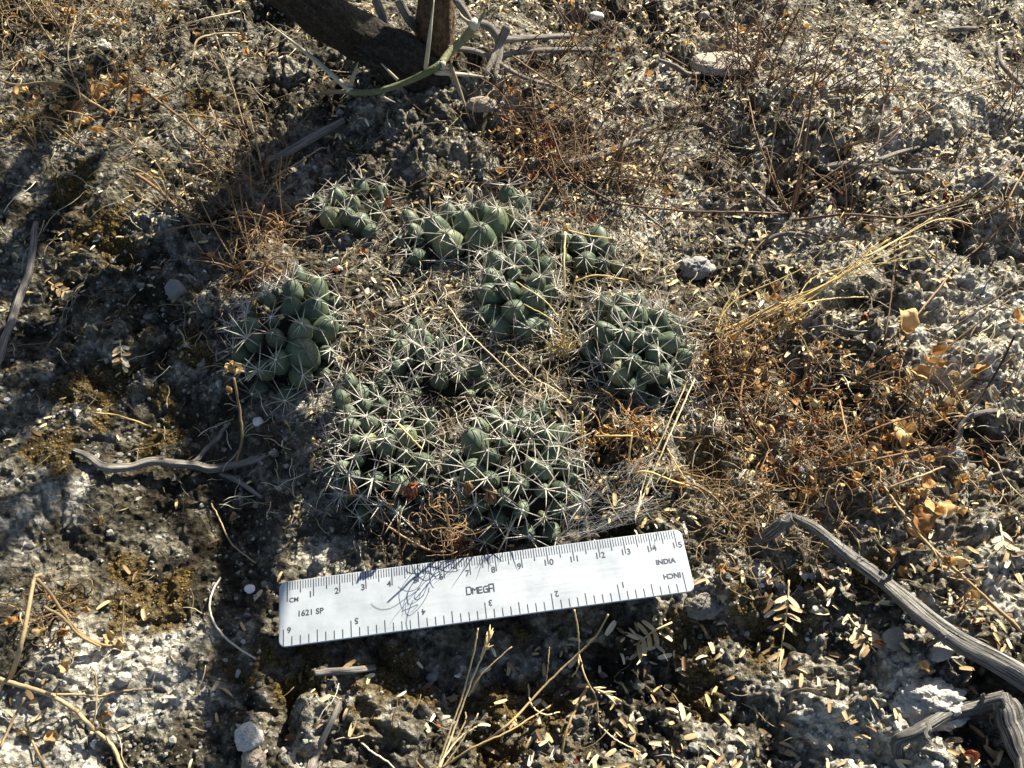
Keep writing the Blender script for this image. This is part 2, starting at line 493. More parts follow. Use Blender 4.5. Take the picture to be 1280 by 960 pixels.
def ico():
    t = (1 + 5 ** .5) / 2
    V = np.array([(-1, t, 0), (1, t, 0), (-1, -t, 0), (1, -t, 0), (0, -1, t), (0, 1, t), (0, -1, -t), (0, 1, -t), (t, 0, -1), (t, 0, 1), (-t, 0, -1), (-t, 0, 1)], float)
    V /= np.linalg.norm(V[0])
    F = np.array([(0, 11, 5), (0, 5, 1), (0, 1, 7), (0, 7, 10), (0, 10, 11), (1, 5, 9), (5, 11, 4), (11, 10, 2), (10, 7, 6), (7, 1, 8), (3, 9, 4), (3, 4, 2), (3, 2, 6), (3, 6, 8), (3, 8, 9), (4, 9, 5), (2, 4, 11), (6, 2, 10), (8, 6, 7), (9, 8, 1)])
    return V, F

# ------------------------------------------------------------------ GROUND: one sheet to the horizon
MOSS = [(660, 880, 95), (480, 865, 70), (370, 850, 50), (150, 735, 60), (210, 745, 45), (110, 490, 70), (190, 530, 55), (135, 300, 45), (100, 245, 40), (960, 770, 65), (985, 600, 35),
        (905, 560, 38), (60, 560, 40), (310, 850, 35), (860, 800, 45), (255, 130, 40), (880, 850, 40), (60, 165, 45), (1090, 720, 30), (900, 590, 40), (230, 440, 45), (1000, 720, 35)]
def moss_mask(x, y):
    m = np.full_like(x, -9.0)
    for (px, py, r) in MOSS:
        p = at_z(px, py, 0); rr = r * np.linalg.norm(p - CAM) / FPX
        m = np.maximum(m, 1 - np.sqrt((x - p[0]) ** 2 + ((y - p[1]) / 1.0) ** 2) / rr)
    n = fbm(x / .012, y / .012, 55, 3)
    return np.clip(sstep(.05, .5, m + .5 * n - .12) * (m > -.4), 0, 1) * .9

PALE = [(150, 850, 150, 1), (60, 930, 120, .9), (60, 620, 90, .5), (600, 140, 70, .7), (840, 300, 90, .7), (900, 60, 120, .7), (1150, 120, 240, .9), (1180, 420, 180, .85), (1060, 330, 140, .8), (800, 120, 120, .7), (1230, 700, 150, .8),
        (1180, 600, 90, .6), (1000, 860, 110, .6), (900, 920, 90, .6), (1100, 900, 100, .8), (400, 930, 90, .5), (270, 170, 60, .6), (250, 340, 60, .5), (110, 160, 60, .3), (760, 500, 50, .6), (420, 700, 50, .6), (30, 230, 60, .5), (220, 560, 50, .4),
        (640, 300, 120, .3), (520, 380, 70, .5)]
def pale_mask(x, y):
    m = np.where(x > .06, .42, .33) + 0 * x
    for (px, py, r, k) in PALE:
        p = at_z(px, py, 0); rr = r * np.linalg.norm(p - CAM) / FPX
        m = np.maximum(m, k * (1 - sstep(.3, 1.1, np.sqrt((x - p[0]) ** 2 + (y - p[1]) ** 2) / rr + .3 * fbm(x / .03, y / .03, 61, 2))))
    m = np.maximum(m, .55 * sstep(.45, .7, np.sqrt(x * x + y * y)))
    return np.clip(m + .22 * fbm(x / .025, y / .025, 66, 3), 0, 1)

def stretch(a, lo, hi, n_out, far):
    g = np.geomspace(1, 1 + (far - hi) / .002, n_out)[1:] - 1
    return np.concatenate([a, hi + g * .002])
rows = np.geomspace(.035 + .14, .74 + .14, 800) - .14
rows = stretch(rows, .035, .74, 40, 60)
rows = np.concatenate([-(np.geomspace(1, 4000, 30)[::-1] - 1) * .003 + .034, rows])
s_in = np.linspace(-1, 1, 900)
s_out = 1 + (np.geomspace(1, 9000, 36)[1:] - 1) * .004
scol = np.concatenate([-s_out[::-1], s_in, s_out])
wy = .245 + .36 * np.clip(rows, 0, 1.2)
X = scol[None, :] * wy[:, None]
Y = np.repeat(rows[:, None], len(scol), 1)
Z = ground_h(X, Y)
far = sstep(.8, 2.5, np.sqrt(X ** 2 + Y ** 2))
Z = Z * (1 - far) + far * 0.05 * fbm(X / 2.2, Y / 2.2, 8, 3)
V = np.stack([X, Y, Z], -1).reshape(-1, 3)
nr, nc = X.shape
i = np.arange(nr - 1)[:, None] * nc; j = np.arange(nc - 1)[None]
Q = np.stack([i + j, i + j + 1, i + nc + j + 1, i + nc + j], -1).reshape(-1, 4)
g = add('ground', V, [Q], M_GROUND, attrs={'moss': moss_mask(X, Y).ravel(), 'pale': pale_mask(X, Y).ravel()}, origin=(0, 0, 0))
tag(g, 'crumbly ash grey soil with mustard moss patches', 'ground', kind='structure')

# ------------------------------------------------------------------ CACTI
# pixel lists of the tubercles that show: crop origin, then (x, y, width, height) in 4x crop pixels
def crop(ox, oy, L):
    return [(ox + a[0] / 4, oy + a[1] / 4, a[2] / 4, a[3] / 4) for a in L]
HEADS = [
 dict(label='cactus head with the largest plump tubercles, in front of the shrub trunk', c=(592, 290), r=(92, 58), hz=.022, n=30, tub=crop(460, 200, [
   (225, 345, 75, 95), (330, 325, 125, 165), (395, 395, 145, 130), (480, 295, 115, 145), (560, 370, 165, 150), (640, 285, 135, 150), (735, 265, 90, 100), (240, 480, 95, 95), (195, 275, 80, 80),
   (700, 150, 80, 70), (775, 210, 80, 80), (400, 245, 90, 80), (570, 235, 90, 80), (450, 445, 52, 58), (555, 472, 62, 60), (505, 540, 80, 80)])),
 dict(label='tall knobbly cactus head between the plump head and the golden straw tussock', c=(648, 362), r=(52, 62), hz=.026, n=26, tub=crop(460, 200, [
   (630, 490, 115, 115), (745, 440, 120, 110), (830, 430, 70, 95), (790, 508, 75, 55), (895, 510, 95, 95), (730, 548, 64, 64), (600, 572, 90, 80), (590, 660, 115, 115), (700, 640, 90, 90), (830, 690, 115, 135),
   (915, 660, 85, 115), (735, 750, 125, 150), (590, 770, 115, 125), (800, 840, 135, 150), (885, 840, 105, 125), (900, 780, 62, 62), (640, 850, 135, 115), (525, 632, 60, 60), (850, 600, 90, 80)])),
 dict(label='small cactus head half buried under a straw stalk with a folded tip', c=(738, 312), r=(42, 32), hz=.017, n=14, tub=crop(640, 240, [
   (365, 345, 115, 140), (455, 355, 75, 110), (430, 210, 115, 105), (330, 245, 95, 90), (250, 225, 90, 90), (540, 375, 58, 120), (480, 280, 80, 80)])),
 dict(label='densely spined round cactus head nearest the golden grass bundle', c=(800, 432), r=(64, 66), hz=.03, n=30, tub=crop(640, 240, [
   (455, 545, 95, 95), (515, 605, 115, 85), (545, 530, 95, 75), (375, 625, 48, 80), (450, 690, 130, 150), (500, 790, 115, 115), (600, 840, 85, 130), (530, 900, 120, 130), (565, 710, 105, 85), (690, 900, 110, 110),
   (770, 905, 95, 95), (720, 800, 85, 85), (740, 620, 105, 85), (800, 740, 105, 95), (650, 720, 85, 85), (630, 600, 105, 75), (700, 700, 90, 80), (840, 650, 80, 80), (610, 975, 140, 90), (630, 540, 80, 70)])),
 dict(label='dark green cactus head with smooth bulging tubercles beside the curly brown tuft', c=(360, 412), r=(68, 78), hz=.028, n=26, tub=crop(260, 200, [
   (455, 560, 115, 70), (550, 630, 125, 105), (420, 630, 105, 75), (300, 685, 64, 54), (415, 715, 95, 85), (535, 730, 135, 105), (600, 830, 130, 165), (465, 840, 125, 115)]) + crop(260, 380, [
   (480, 240, 160, 145), (600, 235, 66, 85), (350, 285, 105, 130), (470, 355, 115, 110), (240, 440, 90, 80), (390, 470, 90, 70), (215, 180, 90, 90), (270, 330, 90, 90), (330, 160, 90, 90), (150, 120, 80, 80)])),
 dict(label='small shaded cactus head with a dried flower on its side, below the thorny green branch', c=(433, 262), r=(46, 38), hz=.018, n=16, tub=crop(260, 200, [
   (600, 275, 105, 130), (690, 265, 85, 110), (760, 300, 95, 92), (820, 365, 80, 72), (870, 145, 74, 72), (640, 165, 90, 85), (770, 120, 70, 60), (720, 200, 80, 80), (540, 210, 80, 80)])),
 dict(label='low cactus head of small pale tubercles round a nest of dead spines', c=(548, 448), r=(72, 52), hz=.016, n=16, tub=crop(260, 380, [
   (960, 205, 85, 82), (1005, 130, 92, 82), (1045, 85, 75, 55), (1075, 160, 105, 85), (1030, 205, 62, 62), (1080, 237, 82, 62), (880, 240, 66, 62), (1170, 150, 66, 62), (1240, 270, 75, 66), (1200, 300, 82, 66),
   (1155, 370, 85, 82), (1260, 345, 66, 66), (920, 150, 66, 60)]) + crop(460, 440, [(440, 35, 66, 55), (555, 70, 85, 66), (450, 100, 75, 66), (510, 220, 75, 90), (640, 195, 75, 62), (590, 140, 60, 60), (370, 60, 66, 60)])),
 dict(label='star spined cactus head caught with curled straw, behind the centimetre end of the ruler', c=(482, 548), r=(72, 78), hz=.026, n=34, tub=crop(260, 380, [
   (650, 450, 95, 75), (760, 430, 85, 75), (830, 420, 75, 55), (860, 490, 75, 82), (800, 580, 85, 66), (922, 535, 48, 45), (890, 690, 105, 120), (990, 650, 120, 100), (740, 770, 70, 70), (985, 745, 75, 66),
   (1080, 790, 105, 130), (700, 370, 70, 62), (880, 370, 75, 62), (700, 600, 90, 80), (680, 520, 90, 80), (800, 680, 85, 80), (830, 880, 90, 80), (960, 900, 100, 90), (1060, 900, 90, 80), (720, 860, 80, 80), (780, 500, 80, 70)])),
 dict(label='broad cactus head with crossing white spines just behind the middle of the ruler', c=(640, 580), r=(84, 80), hz=.03, n=36, tub=crop(460, 440, [
   (520, 430, 180, 115), (625, 305, 75, 82), (690, 370, 85, 75), (770, 315, 112, 92), (870, 280, 82, 92), (880, 410, 95, 85), (960, 400, 115, 120), (940, 490, 105, 85), (600, 510, 112, 75), (510, 590, 130, 110),
   (885, 590, 85, 80), (770, 790, 85, 75), (680, 720, 85, 75), (550, 760, 85, 80), (880, 690, 66, 55), (975, 685, 82, 92), (840, 330, 80, 70), (600, 640, 95, 85), (760, 660, 80, 80), (470, 690, 90, 80), (640, 840, 80, 70), (830, 560, 80, 75), (990, 570, 75, 70)])),
]

def tubercle_mesh(w, l, flat, seed, pale):
    nlat, nlon = 11, 16
    V = []; tint = []
    for a in range(nlat + 1):
        t = a / nlat
        ang = math.pi * t
        z = -math.cos(ang)
        r = math.sin(ang) ** .85 * (1.0 - .24 * max(z, -.2))
        for b in range(nlon):
            th = 2 * math.pi * b / nlon
            k = 1 + .05 * math.sin(2 * th + seed) + .035 * math.sin(3 * th + seed * 2.1)
            V.append((r * math.cos(th) * w * .5 * k, r * math.sin(th) * w * .5 * flat * k, z * l * .5))
            tint.append(pale * max(0, -z) ** 1.5)
    V = np.array(V)
    i = np.arange(nlat)[:, None] * nlon; j = np.arange(nlon)[None]
    q = np.stack([i + j, i + (j + 1) % nlon, i + nlon + (j + 1) % nlon, i + nlon + j], -1).reshape(-1, 4)
    return V, [q], tint

def spine_star(n, ln, seed):
    r = random.Random(seed)
    parts = []; tints = []
    for k in range(n + (1 if r.random() < .45 else 0)):
        central = k == n
        th = 2 * math.pi * k / n + r.uniform(-.4, .4)
        el = math.radians(r.uniform(-8, 50)) if not central else math.radians(r.uniform(60, 85))
        L = ln * (r.uniform(.62, 1.22) if r.random() > .14 else r.uniform(.2, .45))
        d = np.array([math.cos(th) * math.cos(el), math.sin(th) * math.cos(el), math.sin(el)])
        up = np.array([0, 0, 1.0])
        bend = r.uniform(-.28, .12)
        P = [d * L * t + up * bend * L * t * t for t in (0, .35, .7, 1)]
        v, f, _ = tube(P, [.00022, .00021, .00015, .00004], 5)
        parts.append((v, f)); tints.append(np.concatenate([np.repeat([.05, .35, .72, 1], 5), [0, 1]]))
    return join(parts), np.concatenate(tints)

STARS = []
for k in range(12):
    (v, f), tn = spine_star(7 + k % 4, .0112, 100 + k)
    STARS.append(build_mesh('spine_cluster', v, f, M_SPINE if k % 4 else M_SPINE_OLD, {'tint': tn}))
wv, wf = ico()
WOOLM = build_mesh('areole', wv * np.array([.0009, .0009, .0006]), [wf], M_WOOL)

head_centers = []
for hi, hd in enumerate(HEADS):
    cx, cy = hd['c']; hz = hd['hz']
    c0 = gp(cx, cy, hz * .35)
    depth = (c0 - CAM) @ FWD
    mpp = depth / FPX
    A = np.array([hd['r'][0] * mpp * 1.15, hd['r'][1] * mpp * 1.2, hz])
    base = np.array([c0[0], c0[1], float(base_height(c0[0], c0[1])) - .006])
    head_centers.append((base, A))
    root = thing('cactus', hd['label'], 'cactus', base, 'cactus heads in the clump')
    # core
    v, f, _t = tubercle_mesh(2, 2, 1, hi, 0)
    v = v * (A * np.array([.72, .72, .66])) + base
    add('body', v, f, M_BODY, root)
    placed = []
    items = []
    for (px, py, w, h) in hd['tub']:
        d = ray(px, py)
        o = (CAM - base) / A; dd = d / A
        a_, b_, c_ = dd @ dd, 2 * o @ dd, o @ o - 1
        disc = b_ * b_ - 4 * a_ * c_
        if disc > 0:
            t = (-b_ - math.sqrt(disc)) / (2 * a_)
            p = CAM + d * t
        else:
            t = -b_ / (2 * a_)
            p = CAM + d * t
        gz = float(hs(p[0], p[1]))
        if p[2] < gz + .002:
            p = gp(px, py, .002)
        items.append((p, w * mpp * 1.12, h * mpp * 1.12, True))
    for k in range(hd['n']):
        ph = k * 2.39996
        z = 1 - (k + .5) / hd['n'] * .92
        rr = math.sqrt(1 - z * z)
        p = base + A * np.array([rr * math.cos(ph), rr * math.sin(ph), z])
        w = random.uniform(.0062, .0085)
        if p[2] < float(hs(p[0], p[1])) + .001:
            continue
        if all(np.linalg.norm(p - q[0]) > .5 * (w + q[1]) for q in items):
            items.append((p, w, w, False))
    for k in range(hd['n'] * 3):
        ph = k * 2.39996 + 1.3
        z = 1 - (k + .5) / (hd['n'] * 3) * .95
        rr = math.sqrt(1 - z * z)
        p = base + A * .93 * np.array([rr * math.cos(ph), rr * math.sin(ph), z])
        w = random.uniform(.0042, .0058)
        if p[2] > float(hs(p[0], p[1])) + .001 and all(np.linalg.norm(p - q[0]) > .47 * (w + q[1]) for q in items):
            items.append((p, w, w, False))
    for k, (p, w, h, seen) in enumerate(items):
        n = (p - base) / (A * A); n /= np.linalg.norm(n)
        ax = n + np.array([0, 0, .25]); ax /= np.linalg.norm(ax)
        ww = min(w, 1.2 * h) * random.uniform(.98, 1.06)
        ln = min(max(w, h), 1.35 * min(w, h)) * random.uniform(1.1, 1.25)
        ctr = p - ax * ln * .22
        pale = .75 if (w < .0048 or random.random() < .14) else .12
        v, f, tn = tubercle_mesh(ww, ln, random.uniform(.86, 1.0), random.uniform(0, 9), pale)
        Rm = np.array(Vector(ax).to_track_quat('Z', 'Y').to_matrix())
        yaw = random.uniform(0, 6.28)
        Ry = np.array(Matrix.Rotation(yaw, 3, 'Z'))
        t = add('tubercle', v @ (Rm @ Ry).T + ctr, f, M_SKIN, root, {'tint': tn}, origin=ctr)
        small = w < .0041
        tip = ctr + ax * ln * .47
        if small and random.random() < .6:
            continue
        s = bpy.data.objects.new('spine_cluster', STARS[(k * 5 + hi) % 12])
        COL.objects.link(s); s.parent = t
        s.location = tip - ctr
        q = Vector(ax).to_track_quat('Z', 'Y')
        s.rotation_mode = 'QUATERNION'
        s.rotation_quaternion = q @ Matrix.Rotation(random.uniform(0, 6.28), 3, 'Z').to_quaternion()
        sc = random.uniform(.85, 1.2) * (.7 if small else 1)
        s.scale = (sc,) * 3
        wo = bpy.data.objects.new('areole', WOOLM)
        COL.objects.link(wo); wo.parent = t; wo.location = tip - ctr
        wo.rotation_mode = 'QUATERNION'; wo.rotation_quaternion = q

def in_head(x, y, k=1.0):
    m = np.zeros(np.shape(x), bool)
    for b, A in head_centers:
        m |= ((x - b[0]) / A[0]) ** 2 + ((y - b[1]) / A[1]) ** 2 < k
    return m

def in_ruler(x, y, pad=.0):
    su = (x - R_O[0]) * RU[0] + (y - R_O[1]) * RU[1]
    sv = (x - R_O[0]) * RV[0] + (y - R_O[1]) * RV[1]
    return (su > -pad) & (su < R_LEN + pad) & (sv > -pad) & (sv < R_W + pad)

# ------------------------------------------------------------------ RULER
def make_ruler_mats():
    m, nt, b = new_mat('satin_steel')
    co = obj_co(nt)
    mp = nd(nt, 'ShaderNodeMapping'); mp.inputs['Scale'].default_value = (30, 900, 30); nt.links.new(co, mp.inputs[0])
    n = noise(nt, mp.outputs[0], 1, 4)
    n2 = noise(nt, co, 60, 4)
    r = ramp(nt, [(.3, (.30, .325, .36)), (.55, (.395, .425, .46)), (.8, (.46, .49, .52))]); nt.links.new(n2, r.inputs[0])
    mp2 = nd(nt, 'ShaderNodeMapping'); mp2.inputs['Rotation'].default_value = (0, 0, .5); mp2.inputs['Scale'].default_value = (60, 1400, 60); nt.links.new(co, mp2.inputs[0])
    scr = ramp(nt, [(.70, (0, 0, 0)), (.78, (1, 1, 1))]); nt.links.new(noise(nt, mp2.outputs[0], 1, 2), scr.inputs[0])
    col = mix(nt, scr.outputs[0], r.outputs[0], (.30, .32, .35))
    dirt = ramp(nt, [(.60, (0, 0, 0)), (.72, (1, 1, 1))]); nt.links.new(noise(nt, co, 420, 5, .75), dirt.inputs[0])
    dm = ramp(nt, [(.45, (0, 0, 0)), (.65, (1, 1, 1))]); nt.links.new(noise(nt, co, 35, 3), dm.inputs[0])
    df = nd(nt, 'ShaderNodeMath', operation='MULTIPLY'); nt.links.new(dirt.outputs[0], df.inputs[0]); nt.links.new(dm.outputs[0], df.inputs[1])
    col = mix(nt, df.outputs[0], col, (.17, .15, .12))
    nt.links.new(col, b.inputs['Base Color'])
    b.inputs['Metallic'].default_value = .25
    rr = ramp(nt, [(.3, (.34,) * 3), (.7, (.5,) * 3)]); nt.links.new(n, rr.inputs[0]); nt.links.new(rr.outputs[0], b.inputs['Roughness'])
    bump(nt, b, n, .12, .0002)
    k, nt, b = new_mat('ruler_ink')
    n = noise(nt, obj_co(nt), 900, 3)
    r = ramp(nt, [(.3, (.015, .017, .03)), (.65, (.05, .055, .075)), (.8, (.25, .26, .29))]); nt.links.new(n, r.inputs[0]); nt.links.new(r.outputs[0], b.inputs['Base Color'])
    b.inputs['Roughness'].default_value = .5
    return m, k
M_STEEL, M_INK = make_ruler_mats()
ruler = thing('ruler', 'satin steel fifteen centimetre ruler lying in front of the cacti', 'ruler', R_O)
Mr = Matrix(((RU[0], RV[0], RN[0], R_O[0]), (RU[1], RV[1], RN[1], R_O[1]), (RU[2], RV[2], RN[2], R_O[2]), (0, 0, 0, 1)))
ruler.matrix_world = Mr
def ruler_part(name, V, F, mat, smooth=False):
    o = bpy.data.objects.new(name, build_mesh(name, V, F, mat, None, smooth))
    COL.objects.link(o); o.parent = ruler
    return o
def rounded(Lx, Wy, rad, n=6):
    pts = []
    for cx, cy, a0 in ((Lx - rad, Wy - rad, 0), (rad, Wy - rad, 90), (rad, rad, 180), (Lx - rad, rad, 270)):
        for k in range(n + 1):
            a = math.radians(a0 + 90 * k / n)
            pts.append((cx + rad * math.cos(a), cy + rad * math.sin(a)))
    return np.array(pts)
TH = .0009
o_out = rounded(R_LEN, R_W, .0028); n_o = len(o_out)
o_in = rounded(R_LEN - .0005, R_W - .0005, .0026) + .00025
rings = [np.c_[o_in, np.full(n_o, -TH)], np.c_[o_out, np.full(n_o, -TH + .0002)], np.c_[o_out, np.full(n_o, -.0002)], np.c_[o_in, np.zeros(n_o)]]
V = np.vstack(rings)
k = np.arange(n_o)
q = np.vstack([np.stack([r * n_o + k, r * n_o + (k + 1) % n_o, (r + 1) * n_o + (k + 1) % n_o, (r + 1) * n_o + k], 1) for r in range(3)])
ruler_part('blade', V, [q, np.arange(3 * n_o, 4 * n_o)[None], np.arange(n_o)[::-1][None]], M_STEEL)
def rects(L, z=.00006):
    V = []; F = []
    for (x0, y0, x1, y1) in L:
        b = len(V); V += [(x0, y0, z), (x1, y0, z), (x1, y1, z), (x0, y1, z)]; F.append((b, b + 1, b + 2, b + 3))
    return np.array(V), [np.array(F)]
s0 = rl(359.2, 730)[0]; s15 = rl(843.7, 672)[0]
CMU = (s15 - s0) / 15
L = []
for i in range(151):
    s = s0 + CMU * i / 10
    ln = .0070 if i % 10 == 0 else (.0049 if i % 5 == 0 else .0034)
    if i == 0: ln = .0080
    w = .00015 if i % 5 else .00020
    L.append((s - w, R_W - .0003 - ln, s + w, R_W - .0003))
v, f = rects(L); ruler_part('centimetre_scale', v, f, M_INK)
i0 = rl(857.5, 735)[0]; i6 = rl(354.3, 795)[0]
L = []
for i in range(49):
    s = i0 + (i6 - i0) * i / 48
    ln = .0062 if i % 8 == 0 else (.0046 if i % 4 == 0 else .0033)
    if i == 0: ln = .0075
    w = .00019
    L.append((s - w, .0004, s + w, .0004 + ln))
v, f = rects(L); ruler_part('inch_scale', v, f, M_INK)
def ruler_text(name, txt, s, t, size, rot=0, bold=0, stretch=1.0):
    bold = bold + .00007
    cu = bpy.data.curves.new('txt', 'FONT')
    cu.body = txt; cu.size = size; cu.align_x = 'CENTER'; cu.align_y = 'CENTER'; cu.offset = bold; cu.resolution_u = 4
    tmp = bpy.data.objects.new('tmp', cu); COL.objects.link(tmp)
    dg = bpy.context.evaluated_depsgraph_get(); dg.update()
    me = bpy.data.meshes.new_from_object(tmp.evaluated_get(dg))
    bpy.data.objects.remove(tmp); bpy.data.curves.remove(cu)
    me.materials.clear(); me.materials.append(M_INK); me.name = name
    o = bpy.data.objects.new(name, me); COL.objects.link(o); o.parent = ruler
    o.location = (s, t, .00008); o.rotation_euler = (0, 0, rot); o.scale = (stretch, 1, 1)
def rpos(px, py):
    return rl(px, py)
for i in range(1, 16):
    t = R_W - .0066
    if i < 10:
        ruler_text('numeral', str(i), s0 + CMU * i - .0012, t, .0034)
    else:
        ruler_text('numeral', str(i)[0], s0 + CMU * i - .0011, t, .0034)
        ruler_text('numeral', str(i)[1], s0 + CMU * i + .0013, t, .0034)
for i in range(1, 7):
    ruler_text('numeral', str(i), i0 + (i6 - i0) * i / 6 + .0021, .0063, .0032, math.pi)
ruler_text('lettering', 'CM', *rpos(367.5, 750), .0025)
ruler_text('lettering', '1621 SP', *rpos(388, 765.5), .0031)
ruler_text('lettering', 'INDIA', *rpos(832, 702), .0028, 0, .00003)
ruler_text('lettering', 'INCH', *rpos(840, 719.5), .0028, math.pi, .00003)
# the angular maker's mark, letter strokes on a 3 x 4 grid
GL = {'O': [[(0, 0), (0, 4), (1.9, 4), (2.5, 3.2), (2.5, .8), (1.9, 0), (0, 0)]], 'M': [[(0, 0), (0, 3.2), (1.2, 1.9), (2.4, 3.2), (2.4, 0)]], 'E': [[(2, 0), (0, 0), (0, 3.2), (2, 3.2)], [(0, 1.6), (1.7, 1.6)]],
      'G': [[(2.2, 3.2), (.5, 3.2), (0, 2.6), (0, .6), (.5, 0), (2.2, 0), (2.2, 1.7), (1.2, 1.7)]], 'A': [[(0, -.2), (0, 4), (2.4, 4), (2.4, -.2)], [(0, 1.7), (2.4, 1.7)]]}
sx_, ty_ = rpos(601, 736.5)
V, F = [], []
sc = .00072; x0 = sx_ - .00545
for ch, adv in zip('OMEGA', (3.2, 3.1, 2.8, 3.0, 3)):
    for st in GL[ch]:
        for (a, b) in zip(st, st[1:]):
            a = np.array(a) * sc * np.array([1, 1.0]); b = np.array(b) * sc
            d = (b - a) / np.linalg.norm(b - a); nn = np.array([-d[1], d[0]]) * .00023; e = d * .00015
            bb = len(V)
            for p_ in (a - e - nn, b + e - nn, b + e + nn, a - e + nn):
                V.append((x0 + p_[0], ty_ - .0014 + p_[1], .00008 + .0000004 * bb))
            F.append((bb, bb + 1, bb + 2, bb + 3))
    x0 += adv * sc
ruler_part('lettering', np.array(V), [np.array(F)], M_INK)

# ------------------------------------------------------------------ SHRUB (trunks, limbs overhead, twigs)
def shadow_pt(px, py, h):
    """a point h above the soil whose sun shadow falls on that pixel"""
    p = gp(px, py)
    return p + np.array(SUN) * (h / SUN.z)
sb = gp(533, 96)
shrub = thing('thorn_shrub', 'thorny shrub with a dark leaning trunk and a brown upright stem behind the cacti', 'shrub', sb)
def wood(name, P, R, mat, parent, n=40, sides=16, furrow=.14, seed=1, knots=.06):
    v, f, gr = tube(spline(P, n), R, sides, furrow, seed, knots)
    return add(name, v, f, mat, parent, {'grain': gr})
t1 = [sb + np.array([.012, .005, -.012]), gp(500, 72, .010), gp(440, 40, .034), gp(380, -2, .076), np.array([-.165, .41, .16]), np.array([-.24, .37, .27])]
wood('trunk', t1, [.0135, .0135, .013, .0120, .012, .009], M_BARK, shrub, 70, 28, .10, 3, .07)
tb = gp(545, 84)
t2 = [tb + np.array([.002, 0, -.012]), at_z(546, 50, .03) * 0 + np.array([tb[0] + .001, tb[1] + .006, .03]), np.array([tb[0] + .004, tb[1] + .016, .075]), np.array([tb[0] + .005, tb[1] + .03, .16]), np.array([tb[0] - .01, tb[1] + .05, .30])]
wood('trunk', t2, [.0125, .0105, .0098, .0075, .006], M_BARK2, shrub, 50, 24, .12, 5, .06)
limbs = [
  ([t2[3], shadow_pt(330, 560, .17), shadow_pt(305, 700, .22), shadow_pt(285, 850, .28), shadow_pt(270, 1000, .34)], [.008, .011, .0095, .0075, .005]),
  ([t2[3], shadow_pt(250, 455, .19), shadow_pt(120, 455, .24), shadow_pt(10, 480, .30)], [.004, .004, .0035, .002]),
  ([t1[4], shadow_pt(120, 90, .22), shadow_pt(20, 180, .26)], [.007, .006, .003]),
  ([t1[4], shadow_pt(90, 230, .24), shadow_pt(20, 330, .28), shadow_pt(-30, 400, .3)], [.007, .008, .007, .004]),
  ([t2[3], shadow_pt(400, 150, .2), shadow_pt(270, 270, .25), shadow_pt(150, 380, .3), shadow_pt(60, 430, .33)], [.006, .008, .009, .008, .005]),
  ([t2[4], shadow_pt(60, 600, .36), shadow_pt(-40, 720, .42)], [.006, .004, .003]),
]
lv, lf = leaflet_shape(.006, .0018, .05, .15, 4)
for k, (P, R) in enumerate(limbs):
    lm = wood('limb', P, R, M_BARK2, shrub, 40, 10, .1, 20 + k)
    pts = spline(P, 40)[14:]
    parts = []
    for b in range(15):
        q0 = pts[random.randrange(len(pts))]
        d = np.array([random.gauss(0, 1), random.gauss(0, 1), random.gauss(.2, .5)]); d /= np.linalg.norm(d)
        q1 = q0 + d * random.uniform(.03, .07); q2 = q1 + d * .03 + np.array([random.gauss(0, .01), random.gauss(0, .01), -.004])
        if q2[2] < .1 + .35 * max(0, .45 - q2[1]): continue
        if any(in_ruler(w_[0], w_[1], .012) for w_ in (q - np.array(SUN) * ((q[2] - .012) / SUN.z) for q in (q0, q1, q2))): continue
        parts.append(tube(spline([q0, q1, q2], 8), [.0012, .0005], 5)[:2])
        m_ = random.randrange(10, 26)
        fr = np.array([random.random() for _ in range(m_)])[:, None]
        ps = q0 + (q2 - q0) * fr + rng.normal(0, .0035, (m_, 3))
        Rm = rot_mats(rng.uniform(0, 6.28, m_), rng.uniform(0, .9, m_), rng.uniform(0, 6.28, m_), rng.uniform(.8, 1.3, m_))
        parts.append(scatter(lv, lf, Rm, ps))
    if parts:
        v, f = join(parts)
        tag(add('leafy_twigs', v, f, M_TANLEAF, lm), kind='stuff')
# unseen shrub top added to block sky light, above and behind the view
M_SKY_BLOCK = plant_mat('sky_block_foliage', [(0, (.035, .045, .016)), (.5, (.06, .075, .028)), (1, (.10, .11, .05))], 'tint', nstr=.15)
sky_block_parts = []
cl = rng.uniform([-.75, .36, .52], [.14, .92, 1.05], (260, 3))
cl = cl[(((cl[:, 0] + .3) / .5) ** 2 + ((cl[:, 1] - .64) / .34) ** 2 + ((cl[:, 2] - .72) / .36) ** 2) < 1.15]
cv, cf = leaflet_shape(.014, .005, .05, .2, 3)
m_ = 130
ps = (np.repeat(cl, m_, 0) + rng.normal(0, .035, (len(cl) * m_, 3)))
ps = ps[(ps[:, 2] > .47) & (ps[:, 0] < .16)]
nn_ = len(ps)
v, f = scatter(cv, cf, rot_mats(rng.uniform(0, 6.28, nn_), rng.uniform(0, 1.3, nn_), rng.uniform(0, 6.28, nn_), rng.uniform(.7, 1.3, nn_)), ps)
tag(add('sky_block_crown', v, f, M_SKY_BLOCK, shrub, {'tint': np.repeat(rng.random(nn_), len(cv))}), kind='stuff')
for k in range(26):  # unseen branches reaching into the added sky-blocking foliage
    e_ = cl[k * len(cl) // 26]
    st_ = t1[5] if e_[0] < -.3 else t2[4]
    wood('limb', [st_, (st_ + e_) / 2 + rng.normal(0, .03, 3), e_], [.006, .004, .0015], M_BARK2, shrub, 12, 6, .05, 60 + k)
